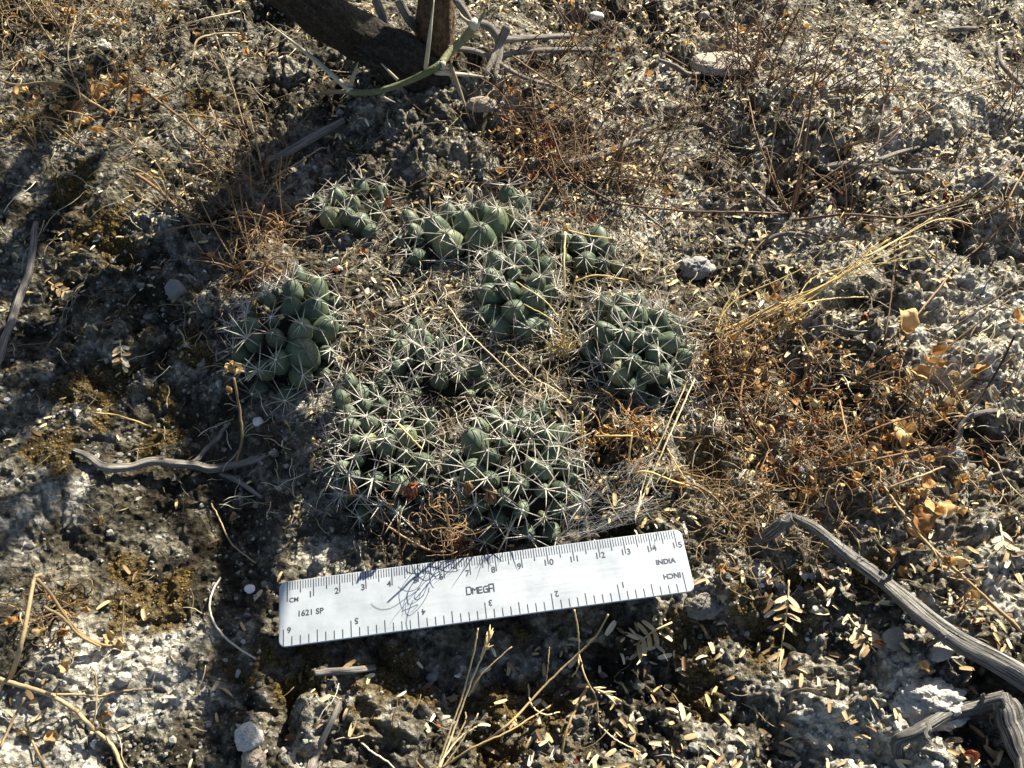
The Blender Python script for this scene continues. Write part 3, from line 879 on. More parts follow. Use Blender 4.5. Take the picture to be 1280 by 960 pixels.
# grey dead twigs round the shrub's foot: traced
for pts, r in [([(470, 0, 3), (478, 20, 2), (486, 42, 1), (500, 62, .2)], 2.6), ([(498, 0, 3), (512, 25, 2), (527, 45, 1)], 2.6), ([(588, 28, 3.2), (612, 35, 2.4), (625, 60, 1.6), (618, 100, .4)], 2.2),
               ([(634, 33, 2.4), (622, 62, 1.6), (606, 95, .4)], 2.4), ([(570, 0, 4), (583, 18, 3.4), (592, 33, 3)], 2.0), ([(620, 52, 1.6), (650, 48, 1.5), (722, 44, .5)], 2.2), ([(620, 72, 1), (660, 64, .8), (740, 62, .3)], 2.0),
               ([(560, 60, 1.4), (600, 66, 1.2), (650, 95, .8), (700, 110, .2)], 1.6)]:
    P = [gp(a, b, h / 100) for a, b, h in pts]
    wood('dead_twig', P, [r / 1000, r / 1000 * .9, r / 1000 * .6], M_TWIG, shrub, 16, 10, .15, random.randrange(99), .12)

# green thorny branch
gb = gp(612, 97)
def branch_pts(L): return [gp(a, b, h / 100) for a, b, h in L]
M_GREENTWIG = plant_mat('green_twig_bark', [(0, (.10, .11, .05)), (.5, (.17, .18, .085)), (1, (.30, .27, .16))], nscale=260, nstr=.6, bdist=.0012)
gt = thing('thorny_branch', 'green thorny branch with long pale thorns in front of the dark trunk', 'branch', gb)
for L, r in [([(434, 115, 2.4), (455, 116, 2.5), (473, 114, 2.6), (507, 103, 2.8), (535, 90, 3.0), (551, 80, 3.1)], [1.7, 1.6, 1.7, 1.8, 1.9]), ([(551, 80, 3.1), (562, 66, 3.4), (580, 48, 3.7), (593, 32, 4.0)], [1.9, 2.2, 2.4])]:
    v, f, gr = tube(spline(branch_pts(L), 24), [x / 1000 for x in r], 12, .05, 4, .05)
    add('stem', v, f, M_GREENTWIG, gt)
for L, r in [([(436, 112, 2.5), (390, 72, 3.2), (333, 27, 3.9)], 1.5), ([(434, 114, 2.4), (410, 116, 1.8), (386, 119, 1.2)], 1.3), ([(438, 108, 2.4), (443, 92, 2.6), (448, 77, 2.9)], 1.3), ([(497, 100, 2.7), (487, 90, 3.0), (476, 79, 3.4)], .9),
             ([(532, 86, 3.0), (537, 45, 4.6), (543, -4, 6)], 1.2), ([(563, 82, 3.0), (574, 112, 1.8), (588, 151, .1)], 1.3), ([(545, 91, 2.8), (578, 93, 2.0), (613, 97, .5)], 1.3), ([(476, 120, 2.5), (484, 124, 2.3), (494, 128, 2.2)], .9),
             ([(590, 30, 4), (578, 22, 4.2), (572, 12, 4.5)], 1.1), ([(595, 30, 4), (602, 22, 4.2), (607, 12, 4.5)], 1.1)]:
    v, f, _ = tube(spline(branch_pts(L), 10), [r / 1000, r / 1000 * .85, .0002], 8)
    add('thorn', v, f, M_THORN, gt)

for (px, py, h, r) in [(436, 113, 2.4, 2.3), (552, 80, 3.1, 2.3), (594, 31, 4.0, 3.0)]:
    v, f = ico()
    v = v * (1 + .18 * rng.normal(size=(12, 1))) * r / 1000
    add('node', v + gp(px, py, h / 100), [f], M_PALESTRAW, gt)

# ------------------------------------------------------------------ LOGS, STICKS, TWIGS
def log(name, label, cat, pieces, mat=M_LOG, furrow=.22):
    b = gp(*pieces[0][0][0][:2])
    if len(pieces) == 1:
        t = None
    else:
        t = thing(name, label, cat, b)
    for k, (L, R) in enumerate(pieces):
        P = [gp(a, c, h / 100) for a, c, h in L]
        v, f, gr = tube(spline(P, 70) + spline(rng.normal(0, .00035, (12, 3)), 70), [r / 1000 for r in R], 30, furrow, 31 + k + int(L[0][0]), .12)
        o = add(name if t is None else 'branch', v, f, mat, t, {'grain': gr}, origin=b if t is None else None)
        if t is None: tag(o, label, cat)
log('weathered_log', 'thick split grey weathered branch bent near its tip', 'branch', [
    ([(988, 646, 1.5), (1020, 660, 1.3), (1067, 699, 1.2), (1111, 733, 1.1), (1155, 770, 1.1), (1192, 797, 1.0), (1249, 828, .9), (1310, 870, .6), (1380, 930, .3)], [1.2, 1.9, 2.3, 2.8, 3.2, 3.6, 4.0, 4.4, 4.5]),
    ([(1100, 728, 1.3), (1112, 722, 1.8), (1118, 712, 2.0)], [1.2, .7, .3]), ([(1180, 790, 1.1), (1172, 800, .9), (1160, 806, .5)], [1.4, .9, .4]),
    ([(990, 646, 1.5), (978, 655, 1.2), (960, 668, .5), (938, 684, -.1)], [2.0, 2.4, 2.4, 1.4])])
log('forked_stick', 'pale grey forked stick resting against the pitted white rock', 'stick', [
    ([(1256, 872, 1.6), (1224, 882, 1.4), (1187, 893, 1.1), (1159, 909, .8), (1140, 916, .7), (1124, 926, .5), (1124, 945, .1), (1128, 975, -.1)], [2.6, 2.4, 2.3, 2.2, 2.3, 2.1, 1.9, 1.8]),
    ([(1160, 905, .9), (1158, 918, 1.1), (1165, 932, .9)], [.9, .6, .2]), ([(1228, 880, 1.4), (1230, 868, 1.9)], [1.1, .4]),
    ([(1252, 868, 1.6), (1262, 895, 1.3), (1280, 940, .7), (1300, 1000, .2)], [3.0, 4.4, 4.8, 5.0])])
log('gnarled_twig', 'dark gnarled twig with side spurs lying left of the cacti', 'twig', [
    ([(92, 563, .1), (112, 573, .3), (135, 585, .5), (165, 583, .5), (200, 577, .5), (240, 582, .5), (268, 586, .5), (300, 579, .45), (347, 566, .2)], [1.0, 1.6, 1.7, 1.5, 1.7, 1.7, 1.9, 1.5, 1.3]),
    ([(199, 578, .5), (203, 568, .6), (207, 557, .8)], [1.2, .9, .6]),
    ([(240, 580, .4), (258, 561, .4), (275, 545, .5), (286, 528, .3)], [1.0, 1.0, .9, .6])], M_TWIG, .18)
log('bleached_twig', 'bleached grey twig lying at the left edge of the ground', 'twig', [
    ([(47, 280, .2), (42, 300, .4), (35, 335, .4), (24, 378, .4), (12, 410, .3), (2, 436, .3), (-8, 465, .1)], [1.2, 1.6, 1.8, 1.9, 1.7, 1.8, 1.8]),
    ([(22, 384, .4), (32, 383, .4), (43, 382, .2)], [.8, .6, .3])], M_TWIG, .15)
for label, L, R in [
    ('short stub of grey twig in the shadow below the ruler', [(393, 841, .3), (412, 839, .35), (440, 837, .3), (468, 834, .2)], [1.1, 1.5, 1.3, 1.1]),
    ('frayed pale twig leaning below the grey twig stub', [(425, 878, .3), (418, 895, .3), (405, 922, .2), (392, 950, .1), (386, 970, 0)], [.9, 1.0, 1.2, 1.5, 1.5]),
    ('dark twig half buried beside the gnarled twig', [(275, 592, .2), (295, 600, .25), (312, 611, .25), (327, 622, .1)], [1.0, 1.2, 1.1, .7]),
    ('shadowed grey stick running down from the leaning trunk', [(430, 150, .8), (395, 170, .6), (360, 190, .5), (334, 203, .3)], [1.6, 2.4, 2.6, 2.0]),
    ('crooked grey root beside the brown leaf drift', [(1245, 514, .3), (1222, 517, .4), (1203, 528, .4), (1197, 552, .3), (1190, 570, 0)], [1.2, 1.3, 1.4, 1.5, 1.2]),
    ('stubby dark twig beside the crooked grey root', [(1233, 487, .3), (1238, 500, .3), (1246, 513, .1)], [1.4, 1.6, 1.0]),
    ('grey twig fragment at the foot of the dark stemmed weed', [(932, 227, .3), (945, 240, .4), (962, 252, .4), (976, 266, .2)], [1.6, 1.5, 1.5, 1.2]),
    ('dark grey stick lying across the litter by the long brown stems', [(1025, 210, .2), (1060, 206, .4), (1110, 213, .4), (1160, 213, .2)], [1.4, 2.2, 2.0, 1.2]),
    ('pale stick slanting over the dark grey stick', [(1090, 203, .4), (1120, 192, .5), (1148, 184, .3)], [1.0, 1.2, .8]),
    ('grey stick among the brown stems behind the small cactus', [(708, 206, .3), (740, 198, .5), (785, 180, .5), (800, 176, .2)], [2.0, 2.2, 1.8, 1.0]),
    ('curved dark flake of wood propped on the flat grey rock', [(824, 75, .3), (845, 84, .6), (862, 93, .4), (885, 90, .2)], [.8, 1.6, 1.5, .6]),
    ('bluish grey twig curving along the right edge of the litter', [(1248, 55, .2), (1252, 80, .3), (1270, 100, .3), (1290, 118, .2)], [.9, 1.2, 1.5, 1.2]),
    ('pale twig forking out of the straw beside the small cactus', [(795, 258, .3), (812, 272, .4), (835, 290, .1)], [.8, .8, .5]),
    ('thin bleached twig hooked under the long brown stem', [(950, 305, .3), (968, 296, .4), (988, 292, .4), (1012, 295, .2)], [.8, 1.1, 1.0, .6]),
    ('dark stick lying near the top of the litter field', [(1185, 38, .2), (1205, 36, .3), (1222, 35, .1)], [1.2, 1.5, .9]),
]:
    P = [gp(a, b, h / 100) for a, b, h in L]
    v, f, gr = tube(spline(P, 26), [r / 1000 for r in R], 12, .18, random.randrange(90), .1)
    tag(add('twig', v, f, M_TWIG, None, {'grain': gr}, origin=P[0]), label, 'twig', 'loose twigs on the soil')

# ------------------------------------------------------------------ STONES
def stone(px, py, w, h, label, mat, name='stone', cat='stone', tall=.6, pit=.0, seed=1, sub=2, sink=.3):
    p = gp(px, py + h * .25)
    mpp = ((p - CAM) @ FWD) / FPX
    n1, n2 = 14 * sub, 20 * sub
    a = np.linspace(0, np.pi, n1 + 1)[:, None]; b = (np.arange(n2) / n2 * 2 * np.pi)[None]
    D = np.stack([np.sin(a) * np.cos(b), np.sin(a) * np.sin(b), np.cos(a) + 0 * b], -1).reshape(-1, 3)
    n = vnoise(D[:, 0] * 1.3 + seed * 7, D[:, 1] * 1.3 + D[:, 2] * 1.7, 300 + seed) * .16 + vnoise(D[:, 0] * 3.1 + seed, D[:, 1] * 3.1 - D[:, 2] * 2.7, 310 + seed) * .07
    if pit:
        q = vnoise(D[:, 0] * 6 + D[:, 2] * 3 + seed, D[:, 1] * 6 + D[:, 2] * 4, 320 + seed)
        q2 = vnoise(D[:, 0] * 13 + D[:, 2] * 5, D[:, 1] * 13 - D[:, 2] * 7 + seed, 325 + seed)
        n = n - pit * np.clip(q - .15, 0, 1) - .5 * pit * np.clip(q2, 0, 1) + .16 * np.abs(vnoise(D[:, 0] * 2.2 + seed, D[:, 1] * 2.2 + D[:, 2] * 2.9, 335)) + .05 * vnoise(D[:, 0] * 19, D[:, 1] * 19 + D[:, 2] * 15, 330)
    ax = np.array([w * mpp / 2, h * mpp / 2 * 1.05, min(w, h) * mpp / 2 * tall * 1.5])
    V = D * (1 + n)[:, None] * ax + p + np.array([0, 0, ax[2] * (1 - 2 * sink)])
    i = np.arange(n1)[:, None] * n2; j = np.arange(n2)[None]
    Q = np.stack([i + n2 + j, i + n2 + (j + 1) % n2, i + (j + 1) % n2, i + j], -1).reshape(-1, 4)
    tag(add(name, V, [Q], mat, None, origin=p), label, cat)
stone(1157, 866, 92, 58, 'pitted pale rock behind the forked stick', M_ROCK, 'rock', 'rock', .6, .24, 2, 4, .42)
stone(115, 37, 26, 17, 'smooth pale pebble among the dry weeds', M_STONE, seed=3)
stone(130, 56, 19, 14, 'small rounded grey pebble beside the smooth pale pebble', M_STONE, seed=4)
stone(220, 361, 24, 21, 'round dark grey pebble on the bank beside the curly brown tuft', M_DARKSTONE, seed=5, tall=.8)
stone(323, 525, 12, 13, 'angular white chip below the dried flower stalk', M_WHITE, 'stone_chip', seed=6, sub=1)
stone(312, 734, 13, 11, 'flat white chip beside the corner of the ruler', M_WHITE, 'stone_chip', seed=7, sub=1, tall=.3)
stone(745, 19, 19, 12, 'white snail shell lying on the leaf litter', M_WHITE, 'snail_shell', 'shell', seed=8, sub=1)
stone(313, 917, 32, 30, 'crusted grey lump of soil beside the tan lump', M_STONE, 'soil_lump', 'soil lump', .7, .2, 9)
stone(318, 944, 30, 26, 'tan lump of soil under the crusted grey lump', M_TANSTONE, 'soil_lump', 'soil lump', .7, .12, 10)
stone(540, 845, 15, 11, 'small smooth grey seed in the shade of the ruler', M_DARKSTONE, 'seed', 'seed', seed=11, sub=1, sink=.15)
stone(902, 74, 70, 40, 'flat grey rock sunk in the litter behind the dark stemmed weed', M_TANSTONE, 'rock', 'rock', .3, .1, 12)
stone(880, 752, 44, 30, 'crumbly grey clod against the end of the ruler', M_STONE, 'soil_lump', 'soil lump', .6, .3, 13)
stone(870, 330, 40, 32, 'knobbly grey clod right of the small cactus', M_DARKSTONE, 'soil_lump', 'soil lump', .5, .3, 14)
stone(1190, 565, 24, 20, 'dark clod under the crooked grey root', M_DARKSTONE, 'soil_lump', 'soil lump', .6, .2, 15)
stone(880, 18, 14, 10, 'pale pebble in front of a burrow in the litter', M_STONE, seed=16, sub=1)
stone(1213, 582, 12, 10, 'bluish grey pebble below the crooked root', M_DARKSTONE, seed=17, sub=1)
stone(400, 700, 18, 16, 'white crumb of soil at the upper edge of the ruler', M_STONE, 'soil_lump', 'soil lump', .7, .2, 18, 1)
stone(155, 845, 20, 17, 'pale grey round crumb between the lower dry stems', M_STONE, 'soil_lump', 'soil lump', .7, .2, 19, 1)
stone(800, 495, 36, 26, 'light crusty clod behind the golden flower heads', M_STONE, 'soil_lump', 'soil lump', .5, .3, 20)
stone(1128, 792, 46, 30, 'flat grey clay flake in the shade of the weathered branch', M_TANSTONE, 'clay_flake', 'clay flake', .12, .05, 22, 1, .2)
stone(1168, 806, 40, 26, 'cracked clay flake beside the flat grey one', M_TANSTONE, 'clay_flake', 'clay flake', .12, .05, 23, 1, .2)
stone(600, 128, 40, 22, 'grey earth crust at the foot of the shrub', M_TANSTONE, 'soil_lump', 'soil lump', .5, .2, 21)

# ------------------------------------------------------------------ STEMS, WEEDS, GRASS
def stem_geo(L, r0, r1, sides=6, n=None):
    P = [gp(a, b, h / 100) for a, b, h in L]
    Q = spline(P, n or max(8, 6 * len(P)))
    Q = Q + rng.normal(0, .00009, Q.shape)
    return tube(Q, [r0 / 1000, r1 / 1000], sides)[:2], P
def stem(label, L, r0, r1, mat, group=None, name='dead_straw', cat='straw', parent=None, pname='stem'):
    (v, f), P = stem_geo(L, r0, r1)
    if parent is None:
        return tag(add(name, v, f, mat, None, origin=P[0]), label, cat, group)
    return add(pname, v, f, mat, parent)

def crumpled(p, length, width, seed, stand=.5):
    r = np.random.default_rng(seed)
    nl, nw = 9, 7
    t = np.linspace(0, 1, nl)[:, None]; k = np.linspace(-1, 1, nw)[None]
    w = width / 2 * np.sin(np.pi * np.clip(t * .93 + .05, 0, 1)) ** .7
    x = (t - .5) * length + 0 * k; y = w * k
    length *= .78
    x = x * .78
    rho = r.uniform(.8, 3.6) * (.6 + .8 * t)
    y, z = w / rho * np.sin(k * rho), w / rho * (1 - np.cos(k * rho))
    bend = r.uniform(-1.6, 1.6)
    cx = np.sin(bend * (2 * t - 1)) / (2 * abs(bend) + .3) * length * (1 if bend > 0 else -1)
    z = z + length * .3 * np.cos(bend * (2 * t - 1)) * np.sign(bend)
    x = cx + 0 * k
    z = z + .30 * width * vnoise(x / (width * .3) + seed, y / (width * .3) + .1 * seed, 400 + seed % 50)
    y = y + .12 * width * vnoise(t * 5 + seed, k * 2, 450 + seed % 40)
    V = np.stack([x, y, z], -1).reshape(-1, 3)
    yaw = r.uniform(0, 6.28)
    R = rot_mats(np.array([yaw]), np.array([r.uniform(0, stand)]), np.array([r.uniform(0, 6.28)]), np.array([1.0]))[0]
    V = V @ R.T
    V = V - np.array([0, 0, V[:, 2].min()]) + p - np.array([0, 0, .0006])
    i = np.arange(nl - 1)[:, None] * nw; j = np.arange(nw - 1)[None]
    return V, [np.stack([i + j, i + j + 1, i + nw + j + 1, i + nw + j], -1).reshape(-1, 4)]

def curls(center, spread, n, length, curl, r_mm, seed, up=.6, flat=.5):
    """a tangle of n curled dry threads rising from around a point"""
    r = np.random.default_rng(seed)
    parts = []
    for k in range(n):
        p = center + np.array([r.normal(0, spread[0]), r.normal(0, spread[1]), 0])
        p[2] = float(hs(p[0], p[1])) + r.random() * spread[2]
        d = np.array([r.normal(), r.normal(), abs(r.normal()) * up]); d /= np.linalg.norm(d)
        axis = r.normal(size=3); axis /= np.linalg.norm(axis)
        L = length * r.uniform(.5, 1.3); m = 11
        pts = [p.copy()]
        for s in range(m):
            ang = curl * r.uniform(.3, 1.2)
            d = d * math.cos(ang) + np.cross(axis, d) * math.sin(ang) + axis * (axis @ d) * (1 - math.cos(ang))
            d = d + r.normal(0, .12, 3); d /= np.linalg.norm(d)
            p = p + d * L / m
            g_ = float(hs(p[0], p[1])) + .0004
            if p[2] < g_: p[2] = g_; d[2] = abs(d[2])
            pts.append(p.copy())
        parts.append(tube(np.array(pts), [r_mm / 1000, r_mm / 1000 * .5], 4)[:2])
    return join(parts)

def weed(name, label, cat, base_px, stems, mat, tangles=(), leaves=(), leafmat=None, tmat=None, group=None):
    b = gp(*base_px)
    t = thing(name, label, cat, b, group)
    for L, r0, r1 in stems:
        stem(None, L, r0, r1, mat, parent=t)
    for k, (px, py, h, spread, n, ln, cu, rr) in enumerate(tangles):
        v, f = curls(gp(px, py, h / 100), np.array(spread) / 1000, n, ln / 1000, cu, rr, 50 + k + int(px))
        tag(add('curled_threads', v, f, tmat or mat, t), kind='stuff')
    for k, (px, py, h, ln, w) in enumerate(leaves):
        v, f = crumpled(gp(px, py, h / 100), ln / 1000, w / 1000, int(px * 3 + py * 7 + k))
        add('leaf', v, f, (M_ORANGE if k % 5 < 2 else (M_TANLEAF if k % 5 < 4 else M_RUST)) if leafmat == 'mixed' else (leafmat or M_ORANGE), t)
    return t

# curly brown tuft by the left cacti
weed('curly_tuft', 'curly red brown dry tuft left of the cacti', 'dry weed', (325, 270),
     [([(262, 132, .4), (285, 180, 1.2), (310, 230, 1), (325, 270, 0)], .45, .3), ([(268, 40, 1.8), (285, 90, 1.6), (303, 150, 1), (318, 205, .4), (330, 230, 0)], .4, .45), ([(312, 145, 1.6), (322, 185, 1), (332, 235, 0)], .4, .5),
      ([(340, 222, .8), (370, 205, 1.2), (400, 185, 1.5)], .5, .3), ([(245, 175, .3), (290, 205, .6), (332, 240, .1)], .4, .3)], M_TAN,
     [(322, 215, .1, (13, 18, 14), 55, 28, .4, .2), (335, 310, .1, (12, 14, 10), 60, 24, .5, .2), (308, 260, .1, (13, 14, 10), 45, 26, .45, .2), (345, 348, .1, (10, 8, 6), 50, 20, .5, .2)], tmat=M_REDBROWN)
# weeds at the top left
weed('leafy_weed', 'dried weed with crumpled orange leaves among pale pebbles', 'dry weed', (150, 140),
     [([(-10, 95, 1), (18, 106, 1.6), (55, 103, 1.8), (85, 107, 1.6), (110, 125, 1), (140, 142, 0)], .7, .8), ([(170, 136, 0), (200, 122, 1), (225, 108, 1.6), (240, 75, 2.4), (247, 50, 2.8), (275, 42, 2.7), (300, 42, 2.4)], .8, .5),
      ([(160, 65, 2), (161, 100, 1), (160, 140, 0)], .7, .9), ([(40, 60, 1), (90, 95, .8), (130, 140, .1)], .4, .4), ([(95, 20, 2), (85, 70, 1.2), (105, 130, .2)], .4, .4)], M_TAN, [],
     [(30, 120, 1.2, 14, 9), (42, 138, .8, 15, 11), (72, 112, 1.2, 12, 8), (100, 142, .2, 12, 9), (128, 122, .3, 16, 11), (150, 118, .6, 15, 10), (165, 128, .5, 14, 10), (185, 118, .8, 12, 9), (140, 145, 0, 16, 10), (120, 165, 0, 14, 8),
      (118, 92, .6, 13, 6), (246, 44, 2.6, 10, 8), (305, 52, 1.8, 14, 7), (308, 66, 1.2, 12, 6), (205, 128, .2, 12, 8), (155, 100, .8, 12, 7), (88, 18, 1, 12, 9), (175, 140, 0, 14, 9)], M_ORANGE)
weed('thread_weed', 'sparse dry weed of tangled rusty threads beyond the pebbles', 'dry weed', (70, 60),
     [([(30, 0, 3), (50, 30, 1.5), (70, 60, 0)], .5, .5), ([(90, -5, 3), (82, 25, 1.5), (74, 58, 0)], .5, .5), ([(130, 0, 2.5), (100, 30, 1.2), (76, 58, 0)], .45, .5)], M_TAN,
     [(60, 35, .1, (22, 16, 14), 70, 34, .35, .3), (110, 20, .1, (20, 16, 12), 50, 34, .35, .3)], [(85, 20, 1, 12, 8), (20, 20, 1, 12, 7)], M_ORANGE, M_TAN)
stem('red brown stem slanting across the soil below the leafy weed', [(172, 108, .4), (200, 128, .9), (230, 150, .7), (258, 174, .1)], .8, .7, M_REDBROWN)
stem('thick red brown stem ending on the shaded bank', [(170, 218, .5), (195, 235, .7), (220, 258, .5), (246, 286, .1)], 1.0, .8, M_REDBROWN)
stem('straw stalk leaning by the leaning trunk shadow', [(205, 40, .5), (250, 25, 1.0), (300, 14, .4)], .5, .4, M_STRAW)
# dried flower stalk
weed('flower_stalk', 'dried flower on a bent tan stalk over the gnarled twig', 'dry flower', (293, 590),
     [([(293, 590, 0), (297, 572, .8), (303, 548, 1.4), (299, 510, 2.0), (292, 472, 2.6)], .7, .55)], M_TAN,
     [], [(288, 462, 2.6, 9, 6), (296, 460, 2.6, 9, 6), (282, 466, 2.5, 8, 5), (300, 468, 2.4, 8, 5), (290, 455, 2.7, 8, 6), (287, 490, 1.8, 8, 4)], M_TANLEAF)
stem('thin tan stem on the soil beside the rolled yellow leaf', [(264, 629, .2), (275, 650, .5), (290, 680, .4), (320, 704, .1)], .35, .3, M_TAN)
stem('white curved straw left of the ruler', [(275, 722, .1), (263, 748, .3), (266, 775, .4), (285, 800, .4), (320, 824, .1)], .42, .4, M_PALESTRAW)
stem('straight grey thorn standing in the mossy soil', [(155, 745, 1.2), (153, 775, .7), (152, 803, 0)], .25, .45, M_THORN, name='thorn', cat='thorn')
stem('short yellow straw over the moss left of the cacti', [(120, 516, .1), (150, 520, .4), (190, 534, .1)], .4, .35, M_GOLD)
# lower left dead weed
weed('fallen_weed', 'fallen dry weed with looping red brown stems', 'dry weed', (12, 850),
     [([(10, 855, 0), (24, 815, 1.4), (34, 770, 2.2), (43, 724, 2.6), (52, 719, 2.6)], .9, .7), ([(44, 722, 2.6), (60, 738, 2.2), (78, 765, 1.5), (100, 792, .8), (125, 805, .3), (148, 808, .1)], .7, .5),
      ([(55, 758, 2.0), (78, 772, 1.6), (100, 795, .9), (125, 808, .4)], .6, .5), ([(-10, 846, .3), (20, 855, .8), (60, 868, .9), (90, 885, .6), (115, 910, .4), (140, 932, .2), (154, 965, 0)], 1.0, .7),
      ([(60, 868, .8), (95, 868, .6), (125, 870, .4), (150, 864, .2), (190, 861, .05)], .5, .35), ([(30, 872, .6), (14, 905, .4), (0, 935, .1)], .5, .5), ([(33, 905, .3), (42, 930, .2), (60, 965, 0)], .45, .4)], M_TAN,
     [(55, 745, 1.4, (4, 4, 6), 14, 18, .6, .3)], [(140, 800, .1, 9, 7), (150, 808, .1, 9, 6), (65, 920, .1, 13, 6), (30, 920, .1, 10, 7)], M_TANLEAF, M_REDBROWN)
# grass at the bottom
def grass(label, base_px, blades, mat=M_STRAW, name='grass_tuft', cat='grass', ears=()):
    t = thing(name, label, cat, gp(*base_px))
    for L, r0, r1 in blades:
        stem(None, L, r0, r1, mat, parent=t, pname='stalk')
    for (px, py, h, px2, py2, h2) in ears:
        a = gp(px, py, h / 100); b = gp(px2, py2, h2 / 100)
        parts = []
        for k in range(9):
            p = a + (b - a) * k / 8; d = (b - a) / np.linalg.norm(b - a) + rng.normal(0, .25, 3); d /= np.linalg.norm(d)
            parts.append(tube(np.array([p, p + d * .0025, p + d * .005]), [.0003, .0005, .00008], 5)[:2])
        v, f = join(parts)
        add('seed_head', v, f, mat, t)
    return t
grass('straw grass with thin seed heads below the ruler', (545, 962),
      [([(545, 965, 0), (560, 920, .9), (578, 870, 1.8), (592, 815, 2.6), (598, 785, 3)], .4, .25), ([(548, 965, 0), (570, 905, 1), (590, 850, 1.9), (608, 808, 2.6)], .45, .25), ([(585, 870, 1.4), (605, 840, 1.9), (640, 808, 2.4)], .3, .2),
       ([(550, 962, 0), (590, 935, .8), (640, 912, .9), (690, 880, .4)], .45, .3), ([(552, 962, 0), (575, 930, .7), (598, 892, 1.0)], .4, .25), ([(545, 962, 0), (572, 925, .7), (596, 908, .5)], .35, .25), ([(560, 940, .4), (580, 905, .7), (582, 890, .9)], .35, .25)],
      ears=[(601, 822, 2.3, 611, 798, 2.8)])
grass('branching straw stalk reaching up to the ruler from below', (600, 932),
      [([(598, 933, 0), (630, 910, .7), (660, 880, 1.2), (690, 848, 1.5), (722, 818, 1.8), (745, 795, 2), (760, 768, 2.2)], .5, .35), ([(718, 762, 2), (722, 785, 1.9), (724, 815, 1.7), (722, 835, 1.3), (715, 846, 1)], .4, .3),
       ([(724, 820, 1.7), (733, 850, 1.2), (745, 872, .8), (748, 900, .3), (752, 920, .1)], .4, .3), ([(735, 858, 1), (722, 880, .7), (708, 915, .4), (700, 950, 0)], .5, .45), ([(682, 856, 1.3), (685, 830, 1.7), (687, 808, 2)], .25, .18),
       ([(748, 905, .3), (770, 925, .3), (800, 940, .1)], .35, .25), ([(660, 855, .2), (664, 880, .9), (680, 893, .7), (700, 890, .1)], .35, .25)], ears=[(742, 860, .9, 764, 871, .8)])
stem('bent straw along the bottom of the picture bank', [(452, 928, .1), (465, 940, .4), (485, 953, .4), (500, 968, .1)], .4, .35, M_PALESTRAW)
# straw tussock between the cacti
grass('golden straw tussock with stiff blades growing between the cacti', (703, 447),
      [([(700, 448, 0), (706, 410, 1.4), (713, 375, 2.6), (721, 345, 3.6)], .75, .45), ([(718, 352, 3.5), (745, 344, 3.6), (785, 350, 3.2)], .35, .25), ([(706, 362, 2.2), (705, 330, 3), (706, 290, 4)], .5, .5), ([(710, 288, 4), (735, 294, 3.6), (765, 298, 3)], .35, .2)] +
      [([(703 + random.uniform(-5, 5), 447, 0), (703 + dx * .6, 435, .5), (703 + dx, 435 - abs(dx) * .2 - random.uniform(0, 22), 1.0)], .5, .12) for dx in (-24, -18, -13, -9, -5, -2, 3, 6, 9, 13, 17, 22, 26, -28, 4, -7)] +
      [([(697, 395, 1.5), (680, 375, 2.0), (645, 352, 2.6)], .3, .2), ([(700, 415, 1), (690, 400, 1.6), (655, 380, 2.4)], .3, .2)], M_GOLD)
v, f = crumpled(gp(707, 287, .038), .008, .008, 77)
tag(add('dry_leaf', v, f, M_TANLEAF), 'folded tan leaf tip caught on the straw tussock stalk', 'leaf')
# golden fan on the right
fan = []
for k in range(14):
    u = random.random()
    bx, by = 893 + 70 * random.random(), 424 - 14 * random.random()
    mx, my = 1040 + random.uniform(-16, 16), 350 + random.uniform(-12, 10)
    ex, ey = 1110 + random.uniform(-40, 50), 312 + random.uniform(-16, 12) - (0)
    fan.append(([(bx, by, .05), ((bx + mx) / 2, (by + my) / 2 + random.uniform(-5, 8), 1.0), (mx, my, 1.8), (ex, ey, 2.3)], .3, .16))
fan += [([(1080, 322, 2.2), (1120, 300, 2.4), (1165, 272, 2.6)], .35, .25), ([(1000, 380, 1.4), (1040, 373, 1.2), (1085, 371, .5)], .35, .2), ([(895, 418, 0), (905, 385, 1.2), (925, 355, 2), (940, 318, 2.6)], .5, .2), ([(890, 420, 0), (920, 375, 1), (1010, 330, 2.0), (1055, 265, 3)], .3, .2),
        ([(1125, 300, 2.3), (1145, 296, 2.3), (1165, 305, 2.0)], .35, .2), ([(1090, 318, 2.2), (1170, 275, 2.7), (1215, 280, 2.4)], .3, .2)]
grass('long golden bundle of dry grass lying over the litter', (925, 415), fan, M_GOLD, 'grass_bundle')
stem('thin pale straw slanting from the round cactus towards the ruler', [(868, 475, 1.6), (848, 520, 1.4), (830, 560, 1.1), (808, 610, .6), (793, 650, .1)], .38, .32, M_STRAW)
stem('second pale straw beside the slanting straw', [(862, 470, 1.2), (842, 515, 1.3), (822, 560, .9), (810, 585, .4), (796, 640, 0)], .28, .25, M_STRAW)
stem('short straw leaning over the dark hole in the soil', [(834, 560, .9), (845, 580, .8), (858, 602, .1)], .3, .3, M_GOLD)
stem('pale straw crossing behind the middle cactus', [(632, 440, .8), (665, 470, .8), (690, 485, .6), (712, 502, .1)], .3, .3, M_STRAW)
stem('long thin straw bent over the low cactus head', [(560, 382, 1.2), (580, 410, 1.8), (605, 435, 1.9), (655, 482, .6)], .3, .3, M_STRAW)
stem('hooked straw lying on the star spined cactus', [(496, 528, 2.6), (512, 545, 2.8), (528, 562, 2.6)], .35, .35, M_GOLD)
stem('thick brown straw standing at the front of the broad cactus', [(648, 640, 1.2), (640, 655, 1.2), (632, 672, .9), (622, 692, .4)], .5, .3, M_STRAW)

